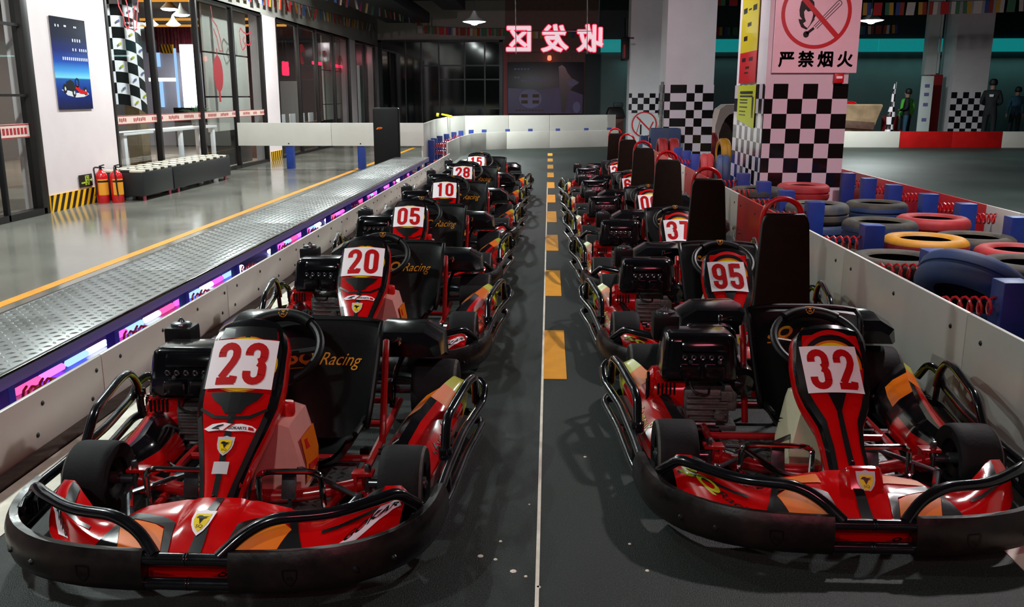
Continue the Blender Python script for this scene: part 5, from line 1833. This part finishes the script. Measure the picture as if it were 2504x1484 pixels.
def make_pod(s, root):
    mb = MB().grid(pod_surf(s), lins(0, 6, 24), lins(.66, 1.52, 36), pod_colour)
    for yy, nm in ((.66, 0), (1.52, 1)):
        f = pod_surf(s)
        ring = [f(k, yy) for k in lins(0, 6, 12)]
        mb.add(ring, [tuple(range(len(ring)))], 0 if nm == 0 else 3, False)
    p = ob('side_pod', mb, [M['red'], M['black'], M['orange'], M['lime']], root, sharp=45)
    f = pod_surf(s)
    g = MB()

    def F(t, k, off=.003):
        q = f(k, t)
        return (q[0] + s * off, q[1], q[2])
    # lettering on the outer face runs along the pod
    lettering(g, 'SQRacing', (lambda x, h: F(.98 - x if s < 0 else .98 + x, 4.9 + h * 14)), 0, .075, 0, 0, sx=.9, shear=.35)
    ob('pod_lettering', g, M['lime'] if s < 0 else M['ink'], p, recalc=False)
    br = MB().tube(fillet([(s * .50, .70, .07), (s * .60, .80, .05), (s * .62, 1.3, .06), (s * .50, 1.45, .08)], .08), .014, 8)
    ob('pod_bracket', br, M['frame_red'], p)
    return p


def make_kart(kind, num):
    """kind 'A' has the tall nose of the left row, 'B' the hooped kart of the right row"""
    root = empty('go_kart')
    # --- bumper
    for s in (-1, 1):
        sk = ob('bumper_skirt', skirt_mesh(s), M['plastic'], root, sharp=50)
        p, n = skirt_point(.12)
        em = MB()
        c = Vector((s * p.x, p.y - .0, .0))
        o = Vector((s * n.x, n.y, 0))
        t = Vector((-o.y, o.x, 0)) if s > 0 else Vector((-o.y, o.x, 0))

        def FS(x, z, off=0.0):
            q = c + o * (.0335 + off) + Vector((-o.y, o.x, 0)) * x
            return (q.x, q.y, .10 + z)
        P = [(-.020, .022), (.020, .022), (.019, -.004), (.011, -.018), (0, -.026), (-.011, -.018), (-.019, -.004)]
        for i in range(len(P)):
            a, b = Vector(P[i]), Vector(P[(i + 1) % len(P)])
            tt = (b - a).normalized() * .0016
            nr = Vector((-tt.y, tt.x))
            em.quad(FS(*(a + nr)), FS(*(b + nr)), FS(*(b - nr)), FS(*(a - nr)))
        lettering(em, 'SQ', lambda x, z: FS(x, z), 0, .016, 0, -.004)
        ob('moulded_emblem', em, M['padedge'], sk, recalc=False)
        for k in (.34, .52):
            bo = MB()
            p2, n2 = skirt_point(k)
            o2 = Vector((s * n2.x, n2.y, 0))
            c2 = Vector((s * p2.x, p2.y, .10 + .01 * k)) + o2 * .028
            bo.tube([c2, c2 + o2 * .006, c2 + o2 * .010], .011, 10, r2=.006)
            ob('bumper_bolt', bo, M['bolt'], sk)
    for z in (.14, .062):
        for s in (-1, 1):
            b = MB().tube([(s * .002, .012, z), (s * .16, .012, z)], .019, 12)
            b.lathe([(.0195, -.003), (.0205, 0), (.0195, .003)], (s * .004, .012, z), 'X', 12)
            ob('bumper_tube', b, M['steel'], root)
    gap = MB().box((0, .05, .095), (.26, .012, .06), 0, .004)
    ob('bumper_backplate', gap, M['darkred'], root)
    mb = MB()
    lettering(mb, 'Racing', lambda x, z: (x, .0425, .097 + z), 0, .055, .02, 0, shear=.5, sx=1.2)
    ob('backplate_lettering', mb, M['black'], root, recalc=False)
    for s in (-1, 1):
        g = MB().tube(fillet([(s * .095, .012, .15), (s * .155, .06, .20), (s * .235, .085, .238), (s * .40, .13, .232), (s * .53, .215, .245), (s * .575, .26, .245),
                              (s * .64, .325, .17), (s * .648, .335, .12)], .07, 5), .0185, 12)
        ob('guard_bar', g, M['steel'], root)
        # side rails and hoop
        rl = MB().tube(fillet([(s * .63, .24, .165), (s * .682, .36, .165), (s * .69, .62, .165), (s * .715, 1.0, .168), (s * .765, 1.32, .172), (s * .770, 1.40, .22),
                               (s * .735, 1.44, .24), (s * .70, 1.46, .17)], .06, 5), .018, 12)
        ob('side_rail', rl, M['steel'], root)
        r2 = MB().tube(fillet([(s * .66, .30, .075), (s * .70, .62, .075), (s * .725, 1.0, .075), (s * .77, 1.34, .08), (s * .70, 1.46, .08), (s * .52, 1.48, .08)], .07, 5), .017, 12)
        ob('side_rail', r2, M['steel'], root)
        hp = MB().tube(fillet([(s * .672, .72, .165), (s * .668, .80, .265), (s * .675, .85, .292), (s * .715, 1.13, .318), (s * .735, 1.25, .308), (s * .735, 1.31, .25), (s * .735, 1.33, .17)], .06, 5), .0175, 12)
        hp.lathe([(.0, -.02), (.027, -.018), (.027, .018), (.0, .02)], (s * .672, .735, .18), 'Z', 12)
        ob('side_hoop', hp, M['steel'], root)
        for p_, q_ in (((.735, 1.33, .075), (.74, 1.33, .172)), ((.695, .62, .075), (.69, .62, .165)), ((.30, 1.0, .07), (.72, 1.0, .075))):
            ob('rail_strut', MB().tube([(s * p_[0], p_[1], p_[2]), (s * q_[0], q_[1], q_[2])], .014, 8), M['steel'], root)
    # --- chassis
    ch = MB()
    for s in (-1, 1):
        ch.tube(fillet([(s * .10, .10, .075), (s * .28, .22, .075), (s * .30, .55, .075), (s * .36, .80, .075), (s * .36, 1.60, .075)], .08), .016, 10)
    ch.tube(fillet([(-.40, .585, .125), (-.30, .585, .10), (-.15, .56, .082), (.15, .56, .082), (.30, .585, .10), (.40, .585, .125)], .06), .024, 12)
    for y in (.92, 1.30, 1.60):
        ch.tube([(-.36, y, .075), (.36, y, .075)], .015, 10)
    ch.tube(fillet([(-.12, .16, .09), (-.02, .34, .16), (.03, .40, .2)], .05), .012, 8)
    ob('chassis_frame', ch, M['frame_red'], root)
    for s in (-1, 1):
        k = MB().box((s * .40, .585, .165), (.075, .05, .012), 0, .003)
        k.box((s * .40, .585, .088), (.075, .05, .012), 0, .003)
        k.box((s * .375, .585, .127), (.012, .05, .085), 0, .003)
        k.tube([(s * .405, .52, .115), (s * .36, .42, .095)], .010, 8)
        kk = ob('steering_knuckle', k, M['frame_red'], root)
        pin = MB().cyl((s * .415, .585, .07), (s * .415, .585, .185), .012, 12)
        pin.lathe([(0, .02), (.009, .018), (.014, .008), (.014, 0), (.0, 0)], (s * .415, .585, .178), 'Z', 6)
        pin.cyl((s * .42, .585, .127), (s * .49, .585, .127), .017, 12)
        ob('king_pin', pin, M['bare'], kk)
        tr = MB().cyl((s * .40, .50, .112), (s * .05, .66, .20), .009, 10)
        tr.lathe([(.0, -.014), (.015, -.010), (.015, .010), (.0, .014)], (s * .40, .50, .112), 'Y', 10)
        tr.cyl((s * .40, .50, .112), (s * .335, .36, .075), .013, 10)
        ob('tie_rod', tr, M['bare'], root)
    fl = MB().box((0, .72, .052), (.62, .50, .008), 0)
    fo = ob('floor_tray', fl, M['alu'], root)
    rb = MB()
    for i in range(15):
        for j in range(12):
            rb.box((-.27 + .54 * i / 14, .50 + .44 * j / 11, .0575), (.024, .006, .004), 0, rot=(0, 0, 45 if (i + j) % 2 else -45))
    tag(ob('tray_tread', rb, M['bare'], fo), kind='stuff')
    for s in (-1, 1):
        lo = MB().tube(fillet([(s * .305 - .02, .48, .06), (s * .30 - .02, .47, .205), (s * .27 - .02, .46, .222), (s * .10, .46, .218), (s * .065, .47, .20), (s * .06, .49, .06)], .045, 5), .0105, 10)
        ob('pedal_hoop', lo, M['chrome'], root)
        pd = MB().box((s * .17 - .01, .50, .15), (.05, .012, .09), 0, .004, rot=(-18, 0, 0))
        pd.cyl((s * .17 - .01, .50, .06), (s * .17 - .01, .50, .12), .007, 8)
        ob('pedal', pd, M['bare'], root)
    if kind == 'B':
        lb = MB().tube(fillet([(-.31, .47, .20), (-.19, .45, .118), (-.10, .44, .108), (.20, .44, .108), (.285, .45, .115), (.29, .46, .16)], .05, 5), .0115, 10)
        ob('foot_bar', lb, M['chrome'], root)
    sp = MB().cyl((-.30, .66, .115), (.18, .66, .175), .007, 8)
    sp.cyl((-.33, .70, .12), (-.12, .66, .12), .009, 8)
    ob('brake_rod', sp, M['hose'], root)
    # --- wheels
    for s in (-1, 1):
        make_wheel('front_tyre', s * .545, .585, .131, .155, root)
        make_wheel('rear_tyre', s * .535, 1.57, .142, .205, root)
    ax = MB().cyl((-.44, 1.57, .142), (.44, 1.57, .142), .020, 12)
    ob('rear_axle', ax, M['bare'], root)
    # --- bodywork
    nf = ob('nose_fairing', nose_mesh(), M['red'], root, solid=.006, sharp=50)
    g = MB()
    for s in (-1, 1):
        dec = lambda P, m: decal(g, [(s * x, y) for x, y in P], lambda u, v: nose(u, v, .0035), m, (.05, .125))
        dec([(.17, .02), (.40, .02), (.46, .52), (.40, .60), (.27, .48), (.215, .40)], 1)
        dec([(.40, .0), (.56, .0), (.47, .78), (.41, .80), (.46, .50)], 0)
        dec([(.13, .0), (.165, .0), (.215, .43), (.28, .50), (.40, .62), (.47, .60), (.42, .78), (.24, .60), (.17, .50)], 0)
        dec([(.62, .42), (.98, .40), (.98, .46), (.62, .50)], 0)
        dec([(.78, .62), (.86, .55), (.90, .97), (.86, .99), (.82, .99)], 0)
        if kind == 'B':
            dec([(.18, .70), (.42, .78), (.40, .95), (.18, .93)], 1)
    decal(g, [(-.035, 0), (.035, 0), (.022, .98), (-.022, .98)], lambda u, v: nose(u, v, .0035), 0, (.05, .125))
    ob('nose_graphics', g, [M['ink'], M['orange']], nf, recalc=False)
    g = MB()
    # maker's lettering on the outer end of the nose
    if kind == 'A':
        for s in (1, -1):
            P = [(.72, .13), (.80, .10), (.93, .30), (.99, .42), (.97, .55), (.90, .47), (.82, .25)]
            decal(g, [(s * x, y) for x, y in P], lambda u, v: nose(u, v, .0045), 0, (.05, .125))
            lettering(g, 'GOKARTS', lambda x, h: nose(s * (.895 + x * s * .9 + h * .4), .36 + h * 2.2 + x * s * 1.1, .0055), 1, .075, 0, 0, off=.002)
    else:
        NL = lambda x, h: nose(-.78 + x / .50 + h * .5, .30 - x * 2.2 + h / .32, .0055)
        lettering(g, 'SQ', NL, 2, .072, -.045, 0, bold=.003)
        lettering(g, 'Racing', NL, 1, .052, .045, -.002, sx=.8, shear=.4)
        tag_stuff = True
    tag(ob('nose_lettering', g, [M['white'], M['ink'], M['lime']], nf, recalc=False), kind='stuff')
    g = MB()
    if kind == 'A':
        shield(g, lambda x, y, o: nose((x - .012) / .575, .44 + y * 4.6, .004 + o), 0, .01, .078, 0, 1, 2)
        ob('nose_emblem', g, [M['white'], M['yellow'], M['ink']], nf, recalc=False)
    F = FA if kind == 'A' else FB
    pn = ob('number_panel', F.mesh(), [M['red'], M['black']], root, sharp=26)
    g = MB()
    st = (.05, .04)
    if kind == 'A':
        decal(g, ellipse(0, .535, .128, .112), lambda x, s: F.f(x, s, .002), 2, st)
        decal(g, ellipse(0, .535, .122, .106), lambda x, s: F.f(x, s, .003), 3, st)
        for s in (-1, 1):
            decal(g, [(s * x, y) for x, y in [(.018, .345), (.018, .425), (.095, .425), (.075, .395), (.045, .372), (.028, .345)]], lambda x, q: F.f(x, q, .003), 0, st)
            decal(g, [(s * x, y) for x, y in [(.105, .665), (.128, .60), (.128, .44), (.118, .44), (.116, .55)]], lambda x, q: F.f(x, q, .0025), 0, st)
            decal(g, [(s * x, y) for x, y in [(0, .322), (0, .332), (.06, .338), (.115, .37), (.118, .36), (.065, .326)]], lambda x, q: F.f(x, q, .003), 0, st)
            decal(g, [(s * x, y) for x, y in [(.030, .0), (.050, .0), (.064, .10), (.10, .24), (.122, .33), (.108, .34), (.080, .24), (.048, .10)]], lambda x, q: F.f(x, q, .0025), 0, st)
        decal(g, [(-.018, .345), (.018, .345), (.018, .425), (-.018, .425)], lambda x, q: F.f(x, q, .003), 0, st)
        decal(g, [(-.009, .0), (.009, .0), (.012, .345), (-.012, .345)], lambda x, q: F.f(x, q, .0025), 0, st)
        decal(g, [(-.105, .64), (.105, .64), (.095, .69), (-.095, .69)], lambda x, q: F.f(x, q, .0022), 0, st)
    else:
        decal(g, ellipse(0, 0.519, .120, .122, 32, -8, 188), lambda x, s: F.f(x, s, .002), 4, st)
        decal(g, ellipse(0, 0.509, .111, .112, 32, -8, 188), lambda x, s: F.f(x, s, .003), 0, st)
        decal(g, ellipse(0, 0.499, .104, .098, 32, -8, 188), lambda x, s: F.f(x, s, .004), 2, st)
        decal(g, ellipse(0, 0.499, .096, .088, 32, -8, 188), lambda x, s: F.f(x, s, .005), 3, st)
        decal(g, [(-.012, .07), (.010, .07), (.004, .32), (.034, .396), (-.034, .396), (-.014, .32)], lambda x, q: F.f(x, q, .003), 0, st)
        for s in (-1, 1):
            decal(g, [(s * x, y) for x, y in [(.047, .07), (.062, .07), (.062, .18), (.072, .265), (.112, .355), (.128, .425), (.134, .505), (.122, .60), (.108, .64), (.104, .60), (.112, .505), (.10, .405), (.084, .355), (.055, .285), (.046, .18)]],
                  lambda x, q: F.f(x, q, .0025), 0, st)
        # raised box at the foot that carries the emblem
        bx = MB().box((.028, .225, .175), (.122, .10, .125), 0, .024, rot=(-32, 0, 0), seg=3)
        bo = ob('emblem_housing', bx, M['red'], root)
        e2 = MB()
        n = Vector((0, -math.cos(R(32)), math.sin(R(32))))
        t = Vector((0, math.sin(R(32)), math.cos(R(32))))

        def FE(x, y, o):
            q = Vector((.028 + x, .225, .175)) + n * (.0512 + o) + t * y
            return tuple(q)
        shield(e2, FE, 0, .004, .074, 0, 1, 2)
        ob('shield_emblem', e2, [M['silver'], M['yellow'], M['ink']], bo, recalc=False)
    ob('panel_graphics', g, [M['ink'], M['red'], M['orange'], M['yellow'], M['hoop']], pn, recalc=False)
    if kind == 'A':
        g = MB()
        shield(g, lambda x, s, o: F.f(x, s, .004 + o), 0, .222, .068, 0, 1, 2)
        ob('shield_emblem', g, [M['silver'], M['yellow'], M['ink']], pn, recalc=False)
        g = MB()
        P = [(-.088, .288), (-.06, .304), (-.02, .309), (.01, .303), (.04, .306), (.075, .300), (.092, .290), (.088, .278), (.05, .280), (.01, .277), (-.03, .281), (-.07, .278)]
        decal(g, P, lambda x, s: F.f(x, s, .004), 0, st)
        decal(g, [(-.062, .287), (-.04, .299), (-.02, .303), (-.02, .299), (-.038, .291), (-.03, .284)], lambda x, s: F.f(x, s, .0052), 1)
        decal(g, [(-.02, .280), (-.012, .280), (.012, .300), (.02, .302), (.01, .3045), (.003, .301)], lambda x, s: F.f(x, s, .0052), 2)
        decal(g, [(.065, .284), (.085, .282), (.082, .292), (.065, .296)], lambda x, s: F.f(x, s, .0052), 2)
        lettering(g, 'GOKARTS', lambda x, s: F.f(x, s, .0052), 1, .014, .028, .289, off=.0004)
        ob('maker_sticker', g, [M['white'], M['ink'], M['rednum']], pn, recalc=False)
        g = MB()
        decal(g, [(-.026, .125), (.026, .125), (.026, .168), (-.026, .168)], lambda x, s: F.f(x, s, .004), 0, st)
        ob('blank_sticker', g, [M['silver']], pn, recalc=False)
        pl = plate(F, num, .438, .632, .118, -.02, root)
        bolt = MB().lathe([(0, .008), (.007, .007), (.009, 0)], (0, 0, 0), 'Z', 10)
    else:
        pl = plate(F, num, .392, .574, .102, -.09, root)
    q = F.f(0.0, .045 if kind == 'A' else .115, .004)
    ob('panel_screw', MB().lathe([(0, .006), (.006, .005), (.009, 0), (.009, -.006)], q, 'Y', 10), M['chrome'], pn)
    # --- controls
    wc = Vector((.02, .885, .525)) if kind == 'A' else Vector((.045, .875, .500))
    tl = R(36 if kind == 'A' else 30)
    ring = []
    for k in range(40):
        a = 2 * math.pi * k / 40
        ring.append(wc + Vector((.168 * math.cos(a), .168 * math.sin(a) * math.cos(tl), .168 * math.sin(a) * math.sin(tl))))
    sw = ob('steering_wheel', MB().tube(ring, .0165, 10, closed=True), M['matte'], root)
    hub = MB()
    for a in (0, 180, 270):
        d = Vector((math.cos(R(a)), math.sin(R(a)) * math.cos(tl), math.sin(R(a)) * math.sin(tl)))
        hub.tube([wc + Vector((0, -.0, -.02)) + d * .03, wc + d * .158], .012, 8)
    hub.box(wc + Vector((0, -.01, -.01)), (.09, .09, .03), 0, .012, rot=(36, 0, 0))
    ob('wheel_spokes', hub, M['matte'], sw)
    cap = MB()
    cp_ = [wc + Vector((.168 * math.cos(R(a)), .168 * math.sin(R(a)) * math.cos(tl), .168 * math.sin(R(a)) * math.sin(tl))) for a in range(50, 131, 8)]
    cap.tube(cp_, .0235, 12)
    co_ = ob('rim_pad', cap, M['matte'], sw)
    top = wc + Vector((0, .168 * math.cos(tl), .168 * math.sin(tl)))

    def FW(x, y, o=0.0):
        aa = y / .024 + R(35)
        return (top.x + x, top.y - (.0243 + o) * math.cos(aa), top.z + (.0243 + o) * math.sin(aa))
    em = MB()
    P = [(-.017, .016), (.017, .016), (.016, -.002), (.010, -.013), (0, -.018), (-.010, -.013), (-.016, -.002)]
    for i in range(len(P)):
        p_, q_ = Vector(P[i]), Vector(P[(i + 1) % len(P)])
        t_ = (q_ - p_).normalized() * .0016
        n_ = Vector((-t_.y, t_.x))
        em.quad(FW(*(p_ + n_)), FW(*(q_ + n_)), FW(*(q_ - n_)), FW(*(p_ - n_)))
    lettering(em, 'SQ', FW, 0, .010, 0, -.006, off=.0003)
    em.add([FW(-.008, .009), FW(.009, .010), FW(.001, .0), FW(-.003, .004)], [(0, 1, 2, 3)], 0, False)
    ob('rim_emblem', em, M['amber'], sw, recalc=False)
    cl = MB().cyl((0.0, .50, .07), wc + Vector((0, -.01, -.02)), .013, 12)
    ob('steering_column', cl, M['bare'], root)
    sb = MB().tube([(.02, .60, .06), (.03, .72, .36)], .011, 10)
    sb.tube([(-.06, .60, .06), (-.02, .74, .40)], .009, 10)
    ob('column_stay', sb, M['chrome'], root)
    # --- fuel tank
    if kind == 'A':
        prof = [(.045, .30), (.06, .335), (.105, .348), (.145, .335), (.165, .26), (.185, .17), (.180, .07), (-.02, .07), (-.03, .17)]
        mm = M['tank_pink_lit']
        sx, capx = 0.0, (.112, .68)
    else:
        prof = [(-.085, .29), (-.075, .325), (-.045, .335), (-.005, .315), (.015, .24), (.03, .07), (-.115, .07), (-.115, .12)]
        mm = M['tank']
        sx, capx = 0.0, (-.02, .76)
    rings = []
    for yy, k in ((.60, .90), (.615, .97), (.64, 1.0), (.78, 1.0), (.81, .97), (.82, .88)):
        cx_ = sum(p[0] for p in prof) / len(prof)
        rings.append([(cx_ + (x - cx_) * k, yy, .20 + (z - .20) * k) for x, z in prof])
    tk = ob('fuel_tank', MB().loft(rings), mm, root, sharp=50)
    cp = MB().lathe([(0, .040), (.026, .040), (.030, .034), (.030, 0), (.024, -.02)], (capx[0], capx[1], .35 if kind == 'A' else .32), 'Z', 18)
    ob('tank_cap', cp, M['cap'] if kind == 'A' else M['capgrey'], tk)
    if kind == 'A':
        g = MB()
        g.add([(.172, .63, .27), (.188, .63, .18), (.186, .63, .10), (.186, .79, .10), (.190, .79, .18), (.174, .79, .27)], [(0, 1, 4, 5), (1, 2, 3, 4)], 0, False)
        g.add([(.176, .66, .255), (.183, .66, .22), (.184, .76, .20), (.178, .76, .235)], [(0, 1, 2, 3)], 1, False)
        g.add([(.191, .66, .165), (.191, .66, .14), (.191, .77, .12), (.191, .77, .145)], [(0, 1, 2, 3)], 1, False)
        ob('tank_sticker', g, [M['orange'], M['cap']], tk, recalc=False)
    # --- engine, seat, tail
    engine_parts(root)
    seat_parts(root, kind)
    for s in (-1, 1):
        make_pod(s, root)
        tq = (lambda x: s * x) if s > 0 else (lambda x: -.12 - (x - .28))
        dz = 0 if s > 0 else .04
        tl_ = MB().loft([[(tq(x), y, z + dz) for x, z in P] for y, P in (
            (1.40, [(.30, .345), (.30, .395), (.33, .405), (.49, .405), (.53, .385), (.55, .345)]),
            (1.44, [(.28, .345), (.28, .435), (.31, .445), (.50, .445), (.565, .405), (.575, .345)]),
            (1.54, [(.28, .33), (.28, .455), (.31, .465), (.50, .462), (.575, .415), (.585, .33)]),
            (1.66, [(.28, .28), (.28, .440), (.31, .455), (.50, .45), (.575, .405), (.585, .28)]))])
        tf = ob('tail_fairing', tl_, M['black'], root, sharp=22)
        lt = MB().box((tq(.40), 1.405, .41 + dz), (.016, .014, .05), 0, .004, rot=(12, 0, 20))
        lt.box((tq(.37), 1.40, .418 + dz), (.06, .008, .01), 0, .003, rot=(0, -10, 0))
        ob('latch', lt, M['chrome'], tf)
        ob('fairing_bracket', MB().tube(fillet([(s * .34, 1.50, .08), (tq(.36), 1.50, .25), (tq(.42), 1.50, .37)], .05), .012, 8), M['steel'], tf)
    sprk = MB().lathe([(.0, -.004), (.085, -.004), (.085, .004), (.0, .004)], (.30, 1.57, .142), 'X', 28)
    sprk.box((.33, 1.48, .17), (.05, .06, .09), 0, .008)
    ob('brake_disc', sprk, M['steel'], root)
    rb_ = MB().tube(fillet([(-.66, 1.46, .15), (-.40, 1.715, .16), (.40, 1.715, .16), (.66, 1.46, .15)], .09, 5), .017, 10)
    ob('rear_bar', rb_, M['steel'], root)
    if kind == 'B':
        hp = MB().tube(fillet([(-.065, 1.40, .08), (-.060, 1.478, .90), (-.045, 1.48, .968), (.005, 1.48, .998), (.055, 1.48, .998), (.105, 1.48, .968), (.12, 1.478, .90), (.125, 1.40, .08)], .06, 6), .0125, 10)
        ob('roll_hoop', hp, M['hoop'], root)
        us = lins(-1, 1, 8)

        def hr(u, v, d=0):
            hw = .128 - .026 * v
            z = .50 + .435 * v
            return (.038 + u * hw, 1.415 + .03 * v + d, z)
        P = []
        for u, v in [(-1, 0), (1, 0), (1, .90), (.93, .965), (.80, 1), (-.80, 1), (-.93, .965), (-1, .90)]:
            P.append((u, v))
        ring = lambda k, d: [((hr(u * k, .5 + (v - .5) * (k if k > .98 else k), d))) for u, v in P]
        hd = MB().loft([ring(.95, -.012), ring(.985, -.010), ring(1.0, .0), ring(1.0, .035), ring(.96, .045)], [0] * 8 + [1] * 24 + [0, 1])
        hd = MB().loft([ring(.95, -.012), ring(.985, -.010), ring(1.0, .0), ring(1.0, .035), ring(.96, .045)], [(0 if i < 8 else 1) for i in range(32)] + [0, 1])
        ob('headrest_pad', hd, [M['pad'], M['padedge']], root, sharp=60)
    return root, pl


def copy_kart(src, num, kind):
    """copy a kart and its parts, with a number plate of its own"""
    def rec(o, parent):
        c = o.copy()
        COL.objects.link(c)
        c.parent = parent
        for ch in list(o.children):
            if not ch.name.startswith('number_plate'):
                rec(ch, c)
        return c
    c = rec(src, None)
    F = FA if kind == 'A' else FB
    if kind == 'A':
        plate(F, num, .438, .632, .118, -.02, c)
    else:
        plate(F, num, .392, .574, .102, -.09, c)
    return c


LEFT = [('23', -1.04, 2.30, 0, 'at the front of the left row, nearest of the row'), ('20', -1.02, 4.30, 0, 'second from the front in the left row'),
        ('05', -1.06, 6.26, 0, 'third from the front in the left row'), ('10', -1.00, 8.30, 1.0, 'fourth from the front in the left row'),
        ('28', -1.03, 10.39, 0, 'last but one in the left row'), ('15', -1.02, 12.25, -.5, 'at the far end of the left row')]
RIGHT = [('32', 1.03, 2.60, 0, 'at the front of the right row, nearest of the row'), ('95', .985, 4.34, 0, 'second from the front in the right row'),
         ('37', .955, 6.09, 0, 'third from the front in the right row'), ('06', .93, 7.83, 0, 'fourth from the front in the right row'),
         ('62', .92, 9.60, 0, 'last but one in the right row, number partly hidden'), ('27', .91, 11.50, 0, 'at the far end of the right row, plate mostly hidden')]
for row, kind, grp in ((LEFT, 'A', 'go-karts of the left row'), (RIGHT, 'B', 'go-karts of the right row')):
    first = None
    for num, x, y, rz, where in row:
        if first is None:
            first, _pl = make_kart(kind, num)
            k = first
        else:
            k = copy_kart(first, num, kind)
        k.location = (x, y, 0)
        k.rotation_euler = (0, 0, R(rz))
        tag(k, f'red and black go-kart {num} {where}', 'go-kart', grp)
